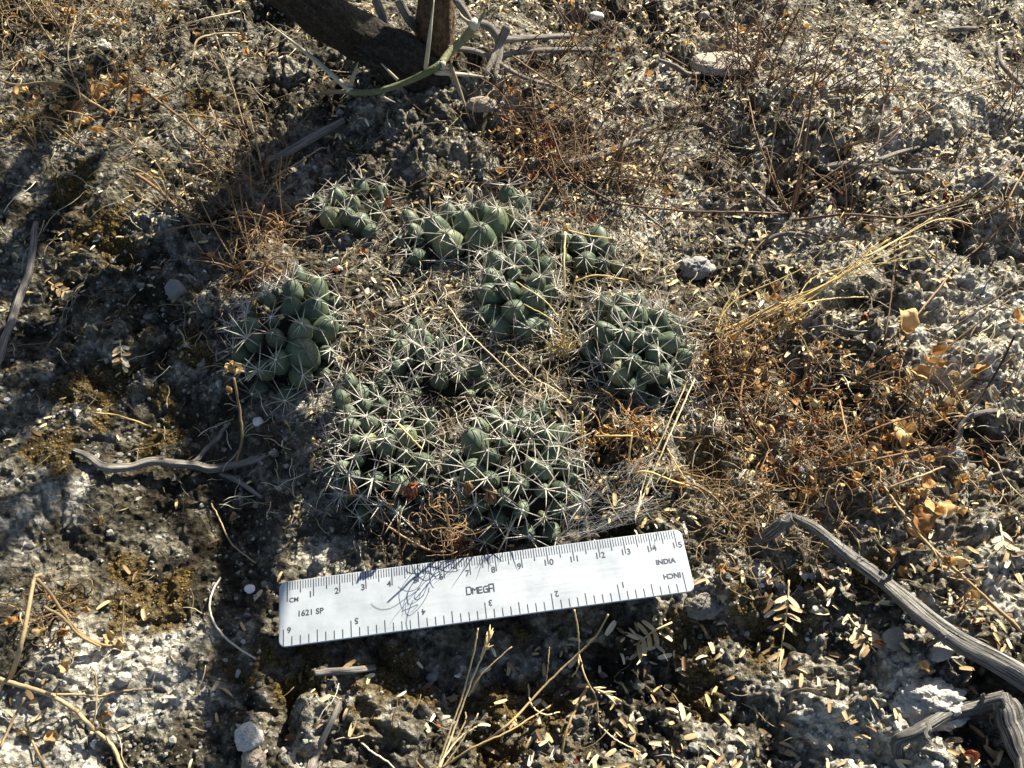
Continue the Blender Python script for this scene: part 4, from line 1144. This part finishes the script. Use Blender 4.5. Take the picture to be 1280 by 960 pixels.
# curly red-brown plant behind the ruler
weed('curled_weed', 'curled red brown dry weed overhanging the ruler', 'dry weed', (560, 690),
     [([(437, 612, .3), (465, 640, .6), (500, 668, .7), (535, 687, .9), (558, 690, 1.0)], .5, .4), ([(556, 618, 3.4), (560, 650, 2.4), (565, 685, 1.2), (566, 700, .1)], .4, .6), ([(498, 650, .8), (500, 690, .6), (499, 702, .3)], .3, .25)], M_REDBROWN,
     [(570, 694, 0, (3, 2.5, 30), 46, 17, .45, .17), (545, 690, 0, (8, 2.5, 12), 22, 18, .5, .18), (490, 648, 0, (3, 3, 10), 12, 18, .8, .24), (560, 655, 0, (4, 4, 20), 22, 16, .7, .22)],
     [(575, 680, 1.4, 7, 4), (566, 672, 1.6, 7, 4)], M_RUST)
def bell(px, py, h, label, mat, n=7, ln=.008, name='dried_flower'):
    c = gp(px, py, h / 100)
    n += 4; ln *= .85
    parts = []
    for k in range(n):
        th = 2 * math.pi * k / n + random.uniform(-.2, .2)
        o = np.array([math.cos(th), math.sin(th), 0])
        P = np.array([c, c + o * ln * .25 + np.array([0, 0, -ln * .4]), c + o * ln * .28 + np.array([0, 0, -ln * .8]), c + o * ln * .14 + np.array([0, 0, -ln])])
        v, f = leaflet_shape(1, ln * .2, 0, random.uniform(-.6, .9), 4)
        P = P + rng.normal(0, ln * .06, P.shape)
        tt = v[:, 0] + .5
        idx = tt * 3; i0_ = np.minimum(idx.astype(int), 2); fr = (idx - i0_)[:, None]
        ctr = P[i0_] * (1 - fr) + P[i0_ + 1] * fr
        tang = np.array([-math.sin(th), math.cos(th), 0])
        parts.append((ctr + tang * v[:, 1:2] + o * v[:, 2:3], f))
    v, f = join(parts)
    return tag(add(name, v, f, mat, None, origin=c), label, 'dried flower')
bell(613, 612, 3.0, 'striped rust coloured dried flower on the front of the broad cactus', M_REDBROWN, 8, .010)
bell(512, 606, 3.2, 'ragged brown dried flower between the two front cacti', M_RUST, 7, .010)
bell(585, 604, 3.0, 'papery brown bud wedged beside the striped dried flower', M_REDBROWN, 6, .008)
bell(438, 606, 1.6, 'orange brown dried flower left of the star spined cactus', M_ORANGE, 8, .009)
bell(463, 388, 1.6, 'round pinkish brown bud between the left cactus and the low cactus', M_REDBROWN, 7, .007)
bell(484, 246, 1.9, 'dark purple brown dried flower on the small shaded cactus', M_RUST, 6, .007)
# golden flower heads right of the cacti
weed('golden_weed', 'golden curled flower heads on thin stalks between cactus and ruler', 'dry weed', (785, 592),
     [([(785, 592, 0), (787, 565, 1.2), (790, 540, 1.6)], .45, .4), ([(785, 592, .2), (810, 590, .8), (850, 604, .5), (900, 620, .1)], .4, .4), ([(790, 545, 1.5), (765, 545, 1.6), (745, 545, 1.6)], .4, .4), ([(728, 514, 1.4), (727, 545, .8), (724, 572, .1)], .4, .35),
      ([(772, 597, .6), (755, 598, .7), (748, 604, .5)], .6, .7)], M_GOLD,
     [(748, 543, 1.2, (4, 4, 7), 18, 12, .6, .42), (785, 525, .9, (6, 5, 8), 26, 14, .6, .42), (805, 538, .8, (5, 4, 7), 16, 12, .6, .4), (785, 585, .2, (3, 3, 6), 20, 9, .3, .22), (748, 607, .3, (1.5, 1.5, 3), 6, 8, .6, .5)], tmat=M_ORANGE)

# right-hand weeds
RW = [([(988, 268, 0), (998, 225, 2), (1008, 170, 4), (1016, 110, 5.5), (1024, 55, 7)], .7, .4), ([(985, 268, 0), (962, 215, 1.6), (945, 165, 2.6), (935, 120, 3)], .5, .3), ([(968, 226, 1), (990, 195, 2.4), (1022, 148, 4)], .8, .35),
      ([(992, 262, 0), (1008, 210, 2.2), (1035, 160, 3.8)], .8, .35), ([(988, 250, .2), (1060, 203, 1.6), (1130, 156, 2.4), (1180, 126, 2.8), (1255, 100, 3)], .7, .4), ([(990, 262, .2), (1060, 215, 1.2), (1110, 178, 2), (1165, 115, 3)], .6, .3),
      ([(990, 276, .1), (1060, 268, 1.2), (1130, 272, 1.6), (1195, 256, 2), (1240, 225, 2.6), (1272, 190, 3)], .75, .4), ([(1100, 278, 1.2), (1150, 265, 1.4), (1200, 250, 1.4)], .6, .3), ([(988, 267, .1), (930, 265, .9), (860, 264, 1.2), (770, 255, 1.0)], .55, .5),
      ([(770, 255, 1.0), (730, 232, 1.2), (705, 205, 1.4), (690, 165, 1.6), (672, 120, 2)], .55, .35), ([(988, 268, 0), (960, 255, .8), (925, 215, 1.6), (868, 180, 2)], .5, .3), ([(988, 268, 0), (1030, 240, .9), (1095, 205, 1.8), (1118, 228, 1.0)], .4, .25),
      ([(992, 285, 0), (1050, 295, .9), (1105, 232, 2.6)], .5, .3), ([(985, 272, 0), (955, 300, .6), (930, 330, .2)], .5, .3), ([(988, 270, 0), (972, 230, 1.5), (958, 185, 2.4)], .4, .3)]
weed('stemmed_weed', 'spreading dead weed with long dark brown stems right of the cacti', 'dry weed', (988, 268), RW, M_BROWN)
stem('tall tan stalk with hanging pods behind the spreading weed', [(960, 235, 0), (966, 180, 1.6), (978, 110, 4), (1000, 55, 6), (1012, 35, 6.4)], .55, .4, M_TAN)
THIN = ['arching over the litter beyond the snail shell', 'crossing low in front of the shrub twigs', 'standing at the left of the rusty thicket', 'leaning out of the rusty thicket', 'tallest in the upright rusty threads', 'bowed beside the upright rusty threads', 'slanting right of the upright rusty threads', 'short and upright by the rusty threads', 'curving through the rusty threads', 'creeping up to the plump cactus', 'leaning over the grey stick behind the small cactus', 'upright behind the small cactus', 'standing through the golden bundle', 'drooping at the far right of the golden bundle', 'lying below the far right stems', 'high above the litter field', 'rising through the spreading weed', 'short and bare above the leaf drift', 'short and bare above the hole in the soil', 'lying across the tip of the golden bundle']
for k, L in enumerate([[(690, 0, 4), (712, 40, 2.6), (740, 90, 1.4), (790, 140, .6), (840, 155, 0)], [(640, 70, 2), (700, 110, 1.6), (760, 140, 1), (800, 155, 0)], [(672, 195, 0), (668, 140, 2), (662, 90, 3)], [(705, 190, 0), (725, 150, 1.6), (760, 125, 2.4)],
                       [(925, 0, 6), (922, 40, 3), (925, 90, 1), (926, 130, 0)], [(940, 10, 5), (950, 50, 3), (935, 100, .6), (930, 125, 0)], [(1000, 10, 5), (975, 60, 2), (962, 100, 0)], [(905, 20, 4), (915, 60, 2), (930, 110, 0)], [(985, 0, 5), (965, 40, 3), (942, 90, 0)],
                       [(645, 300, 0), (668, 270, .8), (690, 235, 1.5)], [(800, 250, 0), (830, 190, 2), (858, 130, 3.6)], [(770, 250, 0), (775, 210, 1.4), (790, 165, 2.6)], [(1120, 300, 2.2), (1115, 360, 1.6), (1105, 430, .8), (1094, 500, 0)],
                       [(1280, 215, 2), (1260, 250, 1.4), (1250, 285, .6), (1180, 345, 0)], [(1265, 360, 1.4), (1220, 390, .9), (1160, 430, .1)], [(1105, 120, 3), (1102, 95, 3.4), (1125, 30, 5), (1150, -5, 6), ], [(1060, 270, 0), (1090, 210, 1.8), (1105, 130, 3)],
                       [(1010, 455, .8), (1000, 490, .5), (992, 530, 0)], [(915, 470, .8), (925, 500, .5), (930, 540, 0)], [(1190, 340, 0), (1140, 400, .8), (1090, 445, .1)]]):
    stem('thin brown dead stem ' + THIN[k], L, .5, .32, [M_BROWN, M_REDBROWN][k % 2], 'thin brown stems in the litter', name='dead_sprig', cat='dead stem')
weed('broad_leaf_weed', 'dead stem with rust brown curled leaves beside the crooked root', 'dry weed', (1165, 560),
     [([(1165, 560, 0), (1200, 525, .8), (1240, 475, 2), (1268, 420, 3)], .65, .45), ([(1245, 462, 2), (1275, 440, 2.4)], .4, .3), ([(1150, 550, 0), (1152, 505, 1.4), (1180, 440, 2.4), (1262, 375, 2.8)], .5, .3)], M_BROWN, [],
     [(1272, 402, 2.8, 15, 10), (1222, 468, 1.2, 18, 10), (1165, 455, 1.6, 18, 9), (1150, 470, 1.2, 16, 8), (1180, 520, .2, 22, 9), (1135, 405, .8, 24, 12), (1172, 440, 1.6, 14, 8)], M_ORANGE)
weed('tan_stalk_weed', 'tan leafy stalk lying across the litter beside the weathered branch', 'dry weed', (1290, 800),
     [([(1300, 810, .1), (1240, 755, .7), (1200, 718, .9), (1155, 675, 1.1), (1140, 655, 1.2)], .8, .6), ([(1140, 655, 1.2), (1120, 630, .9), (1100, 600, .5)], .6, .4), ([(1165, 685, 1), (1185, 715, .6), (1230, 712, .2)], .4, .3), ([(1110, 610, .8), (1150, 595, 1.2), (1180, 583, 1.2)], .5, .35)], M_TAN, [],
     [(1165, 635, 1.0, 16, 8), (1178, 640, .8, 14, 7), (1150, 650, .9, 18, 9), (1195, 705, .7, 16, 9), (1140, 668, .4, 16, 8), (1160, 605, .8, 12, 8), (1130, 545, .8, 20, 10), (1195, 638, .5, 10, 8)], M_ORANGE)
weed('leaf_drift_weed', 'mass of orange brown curled leaves heaped right of the cacti', 'dry weed', (1075, 590),
     [([(1000, 610, .1), (1040, 570, 1.0), (1085, 540, 1.4), (1140, 520, 1.2)], .6, .4), ([(1075, 592, 0), (1060, 550, 1.2), (1050, 500, 2)], .5, .35), ([(930, 470, 1.0), (925, 505, .8), (935, 545, .4), (960, 558, .1)], .6, .5), ([(1080, 590, 0), (1100, 545, 1), (1105, 505, 1.6)], .5, .35),
      ([(1010, 590, .2), (1090, 575, 1), (1160, 560, .4)], .5, .4)], M_REDBROWN,
     [(1050, 570, 0, (30, 18, 9), 90, 26, .35, .26), (985, 550, 0, (20, 14, 8), 50, 24, .35, .26), (1120, 520, 0, (22, 16, 9), 40, 26, .35, .26)],
     [(random.gauss(1075, 68), random.gauss(562, 40), random.uniform(0, .8), random.uniform(5, 11), random.uniform(3, 6)) for _ in range(150)], 'mixed', M_REDBROWN)
weed('matted_weed', 'mat of fine brown threads between the ruler and the weathered branch', 'dry weed', (910, 630),
     [([(842, 600, .2), (880, 612, .8), (915, 645, .8), (945, 690, .1)], .5, .4), ([(850, 590, .1), (900, 600, .6), (960, 590, .7), (1010, 560, .1)], .5, .35), ([(900, 640, .1), (935, 625, .7), (985, 600, .4)], .4, .3)], M_REDBROWN,
     [(925, 632, 0, (20, 10, 3), 70, 26, .25, .2), (905, 668, 0, (16, 10, 3), 50, 24, .3, .2), (955, 590, 0, (24, 12, 4), 60, 28, .25, .22), (940, 690, 0, (15, 9, 3), 40, 20, .4, .2)], [(855, 606, .1, 9, 6), (1008, 618, .2, 12, 10), (902, 715, 0, 9, 8)], M_ORANGE, M_TAN)
weed('brown_undergrowth', 'thicket of rusty threads and leaves behind the small cactus', 'dry weed', (700, 215),
     [([(660, 215, 0), (665, 150, 1.6), (672, 100, 2.6)], .5, .35), ([(700, 250, 0), (690, 200, 1), (680, 170, 1.5)], .5, .35)], M_REDBROWN,
     [(700, 205, 0, (30, 22, 9), 110, 30, .3, .24), (780, 235, 0, (36, 18, 7), 90, 30, .3, .24), (670, 140, 0, (18, 30, 12), 70, 32, .25, .24)],
     [(random.gauss(680, 35), random.gauss(200, 35), random.uniform(0, .6), random.uniform(7, 13), random.uniform(4, 7)) for _ in range(26)], M_RUST, M_REDBROWN)
weed('rust_thread_weed', 'upright thicket of rusty threads behind the tall tan stalk', 'dry weed', (945, 90),
     [([(945, 95, 0), (950, 40, 3), (960, 0, 5)], .5, .35)], M_REDBROWN, [(945, 60, 0, (26, 26, 18), 55, 42, .2, .26), (915, 130, 0, (22, 20, 6), 60, 30, .3, .3)], [(950, 70, .4, 12, 7), (930, 40, .6, 12, 7), (965, 100, .2, 12, 6)], M_ORANGE, M_BROWN)
weed('dark_thread_weed', 'dark red tangle at the foot of the golden grass bundle', 'dry weed', (915, 450),
     [([(925, 470, 0), (915, 440, 1.4), (935, 405, 2.0), (1000, 360, 2.6)], .5, .3), ([(915, 480, 0), (900, 440, 1.2), (905, 410, 1.6)], .5, .3)], M_BROWN, [(915, 455, 0, (14, 13, 9), 90, 24, .5, .28), (905, 500, 0, (12, 10, 5), 50, 22, .4, .26)],
     [(915, 425, .6, 9, 6), (895, 480, .2, 10, 7), (880, 475, .1, 9, 6), (900, 465, .1, 9, 6), (930, 495, .1, 10, 6)], M_ORANGE, M_REDBROWN)
# small branching sprigs of dead weed, region by region
def sprig(px, py, label, group, mat, height, spread, seed, leafy=0):
    r = np.random.default_rng(seed)
    b = gp(px, py)
    t = thing('dead_sprig', label, 'dead weed', b, group)
    lean = np.array([r.normal(0, .6), r.normal(0, .6), 1.0])
    nst = r.integers(2, 5)
    for _ in range(nst):
        d = lean + np.array([r.normal(0, spread), r.normal(0, spread), 0]); d /= np.linalg.norm(d)
        L = height * r.uniform(.5, 1.2)
        side = np.array([r.normal(0, .25), r.normal(0, .25), -.15]) * L
        P = np.array([b - np.array([0, 0, .001]), b + d * L * .4 + side * .1, b + d * L * .75 + side * .5, b + d * L + side])
        P[1:, 2] = np.maximum(P[1:, 2], b[2] + .001)
        v, f, _g = tube(spline(P, 9), [.00042, .00018], 5)
        add('stem', v, f, mat, t)
        for _k in range(r.integers(1, 4)):
            u = r.uniform(.3, .95); q0 = spline(P, 21)[int(u * 20)]
            dd = d + r.normal(0, .7, 3); dd /= np.linalg.norm(dd)
            q2 = q0 + dd * L * r.uniform(.2, .5); q2[2] = max(q2[2], b[2] + .001)
            v, f, _g = tube(spline([q0, (q0 + q2) / 2 + r.normal(0, .001, 3), q2], 6), [.00026, .00013], 4)
            add('twiglet', v, f, mat, t)
            if r.random() < leafy:
                v, f = crumpled(q2, r.uniform(.004, .010), r.uniform(.003, .006), int(r.integers(1, 9999)))
                add('leaf', v, f, M_ORANGE if r.random() < .5 else M_TANLEAF, t)
REG = [('upright wispy sprig in the curly brown tuft', (290, 365, 190, 345), 16, .034, .05, M_REDBROWN), ('sprig of fine dead weed with orange leaves among the pale pebbles', (0, 260, 0, 200), 26, .030, .7, M_TAN), ('bare dead sprig rising near the leaning trunk shadow', (200, 340, 60, 280), 10, .03, .25, M_TAN),
       ('thin brown sprig behind the plump cactus head', (620, 800, 30, 240), 24, .042, .3, M_BROWN), ('thin brown sprig standing in the far litter behind the spreading weed', (860, 1080, 0, 200), 18, .055, .15, M_BROWN),
       ('dead sprig in the pale litter under the long brown stems', (1050, 1280, 20, 330), 16, .034, .2, M_BROWN), ('leafy dead sprig in the orange leaf drift', (930, 1270, 430, 640), 24, .024, .5, M_TAN),
       ('low dead sprig by the golden grass bundle', (860, 1000, 380, 520), 10, .022, .5, M_REDBROWN), ('dry sprig on the litter beyond the weathered branch', (1080, 1280, 620, 770), 8, .018, .6, M_TAN), ('dry sprig between the fallen weed stems', (0, 120, 740, 960), 6, .02, .4, M_TAN)]
sd = 1000
for lab, (x0_, x1_, y0_, y1_), n_, hgt, leafy, mt in REG:
    for _ in range(n_):
        sd += 1
        sprig(random.uniform(x0_, x1_), random.uniform(y0_, y1_), lab, 'dead sprigs: ' + lab, mt, hgt, .5, sd, leafy)

# pinnate dry leaves
def pinnate(label, L, n, ll, mat=M_LEAFLET):
    P = [gp(a, b, h / 100) for a, b, h in L]
    t = thing('pinnate_leaf', label, 'leaf', P[-1])
    Q = spline(P, n + 4)
    v, f, _ = tube(Q, [.0004, .0003], 5); add('leaf_stalk', v, f, M_STRAW, t)
    for k in range(2, n + 2):
        d = Q[k + 1] - Q[k - 1]; d[2] = 0; d /= np.linalg.norm(d)
        for sgn in (-1, 1):
            if random.random() < .22: continue
            lv_, lf_ = leaflet_shape(ll, .0019, random.uniform(-.05, .1), .2)
            yaw = math.atan2(d[1], d[0]) + sgn * random.uniform(.7, 1.3)
            R = rot_mats(np.array([yaw]), np.array([random.uniform(0, .3)]), np.array([random.uniform(0, 6)]), np.array([1.0]))[0]
            p = Q[k] + np.array([math.cos(yaw), math.sin(yaw), 0]) * ll * .5
            p[2] = max(p[2], float(hs(p[0], p[1])) + .001)
            add('leaflet', lv_ @ R.T + p, lf_, mat, t, origin=p)
pinnate('feathery dry leaf on an upright stalk below the weathered branch', [(986, 725, .8), (984, 760, .6), (978, 800, .4), (974, 842, .1)], 7, .006)
pinnate('feathery brown leaf pressed in the shaded bank', [(60, 352, .1), (75, 362, .2), (95, 372, .2)], 6, .004)
pinnate('small feathery leaf standing left of the dark cactus', [(150, 425, .4), (152, 445, .3), (156, 468, .1)], 6, .0045)
pinnate('crowded feathery leaf in the shade of the weathered branch', [(1060, 770, .3), (1075, 790, .3), (1095, 815, .2)], 8, .006)
pinnate('pale feathery leaf lying on the litter right of the weathered branch', [(1250, 655, .2), (1255, 680, .3), (1268, 710, .2)], 6, .0055)
pinnate('feathery leaf of few leaflets below the ruler end', [(840, 778, .5), (815, 790, .5), (800, 802, .3), (780, 812, .1)], 4, .006)
# single crumpled leaves
for (px, py, ln, w, label, mat) in [
    (292, 648, 8, 5, 'rolled yellow leaf lying in the shade', M_TANLEAF), (455, 316, 8, 6, 'dark red leaf between the left cacti', M_RUST), (418, 342, 7, 5, 'red curled leaf beside the dark green cactus', M_RUST),
    (1108, 805, 16, 4, 'dark red strip of leaf in the shade of the weathered branch', M_RUST), (1150, 835, 10, 6, 'orange leaf behind the pitted rock', M_ORANGE), (1212, 950, 12, 7, 'rusty leaf beside the forked stick', M_RUST),
    (1222, 778, 8, 7, 'red brown heart shaped leaf right of the weathered branch', M_RUST), (850, 938, 6, 5, 'round red seed leaf in the lower litter', M_RUST), (722, 952, 7, 5, 'rust leaf curled at the foot of the straw stalk', M_RUST),
    (548, 907, 5, 4, 'tiny pink red leaf beside the straw grass', M_RUST), (1130, 715, 8, 6, 'orange leaf scrap over the weathered branch', M_ORANGE), (842, 605, 9, 6, 'reddish round leaf above the ruler end', M_RUST), (600, 385, 9, 5, 'tan leaf flake on the low cactus', M_TANLEAF),
    (430, 272, 8, 5, 'golden dry husk on the small shaded cactus', M_ORANGE), (522, 268, 9, 5, 'yellow dried husk on the plump cactus', M_ORANGE), (610, 640, 8, 6, 'round tan leaf stuck at the front of the broad cactus', M_TANLEAF), (660, 588, 6, 4, 'tan flake among the white spines', M_ORANGE),
    (848, 345, 9, 6, 'rust leaf beside the knobbly clod', M_RUST), (1180, 250, 11, 7, 'brown leaf under the long brown stems', M_RUST), (1110, 228, 10, 6, 'dark red leaf beside the slanted pale stick', M_RUST), (1085, 290, 10, 7, 'tan torn leaf by the golden bundle', M_TANLEAF),
    (1080, 398, 11, 6, 'dark red leaf under the golden bundle', M_RUST), (150, 850, 8, 5, 'tan leaf scrap beside the pale crumb', M_TANLEAF), (125, 655, 9, 5, 'orange leaf on the moss left of the rolled leaf', M_ORANGE), (210, 322, 8, 6, 'rusty leaf by the dark pebble', M_RUST)]:
    v, f = crumpled(gp(px, py), ln / 1000, w / 1000, int(px + 3 * py))
    tag(add('dry_leaf', v, f, mat), label, 'leaf')

# ------------------------------------------------------------------ LITTER: 300 nearest leaflets singly, the rest as stuff
def dens(x, y):
    d = fbm(x / .05, y / .05, 77, 3)
    right = sstep(-.12, .12, x)
    far_ = sstep(.2, .4, y)
    return np.clip(.05 + .55 * right + .2 * far_ * right + .62 * d, .03, 1)
LV = [leaflet_shape(.0062, .0017, .06, .25), leaflet_shape(.0055, .0016, -.05, .1), leaflet_shape(.0068, .0018, .10, .5), leaflet_shape(.0050, .0019, .03, -.2), leaflet_shape(.0060, .0014, .16, .3), leaflet_shape(.0064, .0021, .0, .7)]
LS = [leaflet_shape(.0060, .0016, .06, .25, 4), leaflet_shape(.0053, .0015, -.05, .1, 4), leaflet_shape(.0062, .0017, .10, .5, 4), leaflet_shape(.0046, .0017, .03, -.2, 4), leaflet_shape(.0060, .0012, .16, .3, 4), leaflet_shape(.0058, .0019, .0, .7, 4)]
def sample(n, ylo, yhi, xl, xh):
    x = rng.uniform(xl, xh, n); y = rng.uniform(ylo, yhi, n)
    return x, y
meshes = [build_mesh('leaflet', v, f, M_LEAFLET) for v, f in LV]
cnt = 0
pts300 = []
while cnt < 300:
    px, py = rng.uniform(0, 1280), 960 - 260 * rng.random() ** 1.3
    # thickest drifts in the lower right, as on the ground there
    p = gp(px, py)
    w = .35 + .65 * sstep(500, 800, np.array(px)) if px > 330 else .3
    if rng.random() > w or rng.random() > float(dens(p[0], p[1])) + .25: continue
    if in_ruler(p[0], p[1], .004) or in_head(p[0], p[1]): continue
    o = bpy.data.objects.new('leaflet', meshes[cnt % 6])
    COL.objects.link(o)
    o.location = (p[0], p[1], p[2] + .0008)
    o.rotation_euler = (rng.normal(0, .3), rng.normal(0, .25), rng.uniform(0, 6.28))
    o.scale = (rng.uniform(.62, 1.08),) * 3
    if px < 345: lab = 'dry tan leaflet on the soil at the centimetre end of the ruler'
    elif px > 1060 and py > 860: lab = 'dry tan leaflet among the scraps round the pitted rock and forked stick'
    elif px > 930 and py < 660 + .82 * (px - 985): lab = 'dry tan leaflet on the litter beyond the weathered branch'
    elif px > 880: lab = 'dry tan leaflet in the dip between ruler and weathered branch'
    elif px < 600: lab = 'dry tan leaflet on the mossy soil by the straw grass'
    else: lab = 'dry tan leaflet in the drift under the branching straw stalk'
    tag(o, lab, 'leaflet', 'loose leaflets: ' + lab[18:])
    cnt += 1
N = 34000
x, y = sample(N, .06, .80, -.42, .46)
keep = (rng.random(N) < dens(x, y)) & ~in_ruler(x, y, .003) & ~in_head(x, y, .9)
near = to_px(np.array([0, .17, 0]))[1]
keep &= (y > .165) | (rng.random(N) < .25)
x, y = x[keep], y[keep]; n = len(x)
tint = np.clip(rng.normal(.45, .3, n), 0, 1)
Rm = rot_mats(rng.uniform(0, 6.28, n), np.abs(rng.normal(0, .42, n)), rng.uniform(0, 6.28, n), np.clip(rng.normal(.58, .25, n), .2, 1.1))
pos = np.stack([x, y, hs(x, y) + .0009], 1)
parts = []; tns = []
for k in range(6):
    s = slice(k, None, 6)
    parts.append(scatter(LS[k][0], LS[k][1], Rm[s], pos[s])); tns.append(np.repeat(tint[s], len(LS[k][0])))
v, f = join(parts)
tag(add('leaflet_litter', v, f, M_LEAFLET_S, attrs={'tint': np.concatenate(tns)}, origin=(0, .3, 0)), 'fine pale leaflet litter strewn over the soil', 'litter', kind='stuff')

# straw and twig bits, dead spines
def bits(n, xs, ys, ln, rad, tmu, tsd, mask=None, lift=.001):
    x, y = rng.normal(xs[0], xs[1], n) if xs[2] else rng.uniform(xs[0], xs[1], n), rng.normal(ys[0], ys[1], n) if ys[2] else rng.uniform(ys[0], ys[1], n)
    k = ~in_ruler(x, y, .012)
    if mask is not None: k &= mask(x, y)
    x, y = x[k], y[k]; n = len(x)
    base = tube(spline([(-.5, 0, 0), (-.15, .05, .05), (.2, -.03, .04), (.5, .05, 0)], 6), [1, .7], 4)[:2]
    L = rng.uniform(*ln, n)
    V0 = base[0].copy()
    ctr = spline([(-.5, 0, 0), (-.15, .05, .05), (.2, -.03, .04), (.5, .05, 0)], 6)
    ring = np.concatenate([np.repeat(np.arange(6), 4), [0, 5]])
    core = ctr[ring]; off = V0 - core
    Rm = rot_mats(rng.uniform(0, 6.28, n), np.abs(rng.normal(0, .25, n)), rng.uniform(0, 6.28, n), np.ones(n))
    loc = core[None] * L[:, None, None] + off[None] * (rng.uniform(*rad, n))[:, None, None]
    V = np.einsum('nij,nvj->nvi', Rm, loc) + np.stack([x, y, hs(x, y) + lift], 1)[:, None]
    o_ = (np.arange(n) * len(V0))[:, None, None]
    F = [(f[None] + o_).reshape(-1, f.shape[1]) for f in base[1]]
    return (V.reshape(-1, 3), F), np.repeat(np.clip(rng.normal(tmu, tsd, n), 0, 1), len(V0))
A1, T1 = bits(1300, (-.40, .45, 0), (.06, .78, 0), (.005, .020), (.00010, .00026), .42, .28)
A2, T2 = bits(1500, (0.0, .07, 1), (.255, .05, 1), (.006, .017), (.0001, .0002), .34, .32, lambda x, y: ~in_head(x, y, .6), .0025)
A6, T6 = bits(550, (0.0, .062, 1), (.25, .045, 1), (.008, .016), (.00012, .0002), .78, .2, lambda x, y: ~in_head(x, y, .8), .0045)
A4, T4 = bits(260, (-.20, .07, 1), (.45, .09, 1), (.01, .035), (.00012, .0003), .35, .28, None, .002)
A5, T5 = bits(850, (.02, .46, 0), (.18, .72, 0), (.008, .036), (.00012, .0003), .3, .28, None, .002)
A3, T3 = bits(450, (.18, .12, 1), (.40, .14, 1), (.008, .03), (.00014, .0004), .3, .25)
v, f = join([A1, A2, A3, A4, A5, A6])
tag(add('straw_litter', v, f, M_STRAW_S, attrs={'tint': np.concatenate([T1, T2, T3, T4, T5, T6])}, origin=(0, .3, 0)), 'broken straw, dead spines and twig scraps on the soil', 'litter', kind='stuff')

# crumbs of soil
iv, if_ = ico()
N = 52000
x = rng.uniform(-.42, .46, N); y = .04 + .76 * rng.random(N) ** 1.25
k = ~in_ruler(x, y, .002) & ~in_head(x, y, .8) & (rng.random(N) < .35 + .65 * sstep(-.3, .4, fbm(x / .04, y / .04, 88, 2)))
x, y = x[k], y[k]; n = len(x)
size = np.clip(rng.lognormal(-7.55, .48, n), .0002, .0022)
Rm = rot_mats(rng.uniform(0, 6.28, n), rng.uniform(0, 3, n), rng.uniform(0, 6.28, n), size)
parts, tns = [], []
tint = np.clip(rng.normal(.2, .16, n) + .45 * pale_mask(x, y) + .08 * fbm(x / .03, y / .03, 89, 2), 0, 1)
for q_ in range(5):
    s = slice(q_, None, 5)
    bv = iv * (1 + np.random.default_rng(q_).normal(0, .2, (12, 1))) * np.array([1.15, .95, .75])
    parts.append(scatter(bv, [if_], Rm[s], np.stack([x[s], y[s], hs(x[s], y[s]) + size[s] * .35], 1))); tns.append(np.repeat(tint[s], 12))
v, f = join(parts)
tag(add('soil_crumbs', v, f, M_GRAVEL, attrs={'tint': np.concatenate(tns)}, smooth=False, origin=(0, .3, 0)), 'loose grey crumbs and grit on the soil', 'gravel', kind='stuff')

# moss granules
N = 60000
x = rng.uniform(-.3, .32, N); y = rng.uniform(.06, .55, N)
k = (rng.random(N) < moss_mask(x, y) * 1.2) & ~in_ruler(x, y, .001) & ~in_head(x, y, .9)
x, y = x[k], y[k]; n = len(x)
oc = np.array([(1, 0, 0), (-1, 0, 0), (0, 1, 0), (0, -1, 0), (0, 0, 1.2), (0, 0, -1.)])
of = np.array([(0, 2, 4), (2, 1, 4), (1, 3, 4), (3, 0, 4), (2, 0, 5), (1, 2, 5), (3, 1, 5), (0, 3, 5)])
size = rng.uniform(.00028, .0006, n)
Rm = rot_mats(rng.uniform(0, 6.28, n), rng.uniform(0, .6, n), rng.uniform(0, 6.28, n), size)
v, f = scatter(oc, [of], Rm, np.stack([x, y, hs(x, y) + size * .3], 1))
tag(add('moss', v, f, M_MOSS, attrs={'tint': np.repeat(np.clip(rng.normal(.5, .25, n), 0, 1), 6)}, origin=(0, .3, 0)), 'granular mustard brown moss crust in patches', 'moss', kind='stuff')

# spider web sheet stretched over the hollow between cactus and ruler
poly = [gp(a, b, h / 100) for a, b, h in [(690, 640, .9), (735, 588, 1.3), (800, 560, 1.5), (832, 560, 1.0), (836, 625, .8), (800, 652, 1.6), (730, 672, 1.2), (690, 680, .9)]]
parts = []
def edge_pt(u):
    u = (u % 1) * len(poly); i_ = int(u); fr = u - i_
    return poly[i_] * (1 - fr) + poly[(i_ + 1) % len(poly)] * fr
for k in range(130):
    u = random.random(); w_ = u + random.choice([random.uniform(.2, .8), random.uniform(.05, .3)])
    a, b = edge_pt(u), edge_pt(w_)
    mid_ = sum(poly) / len(poly)
    a = mid_ + (a - mid_) * random.uniform(.55, 1.05); b = mid_ + (b - mid_) * random.uniform(.55, 1.05)
    m_ = (a + b) / 2 + np.array([0, 0, -.002 - random.random() * .002])
    parts.append(tube(spline([a, m_, b], 5), [.000013, .000013], 3)[:2])
v, f = join(parts)
M_WEB = plant_mat('web_silk', [(0, (.6, .6, .6)), (1, (.75, .75, .75))], rough=.4)
tag(add('spider_web', v, f, M_WEB), 'fine hazy spider web stretched over the soil behind the ruler', 'web', kind='stuff')
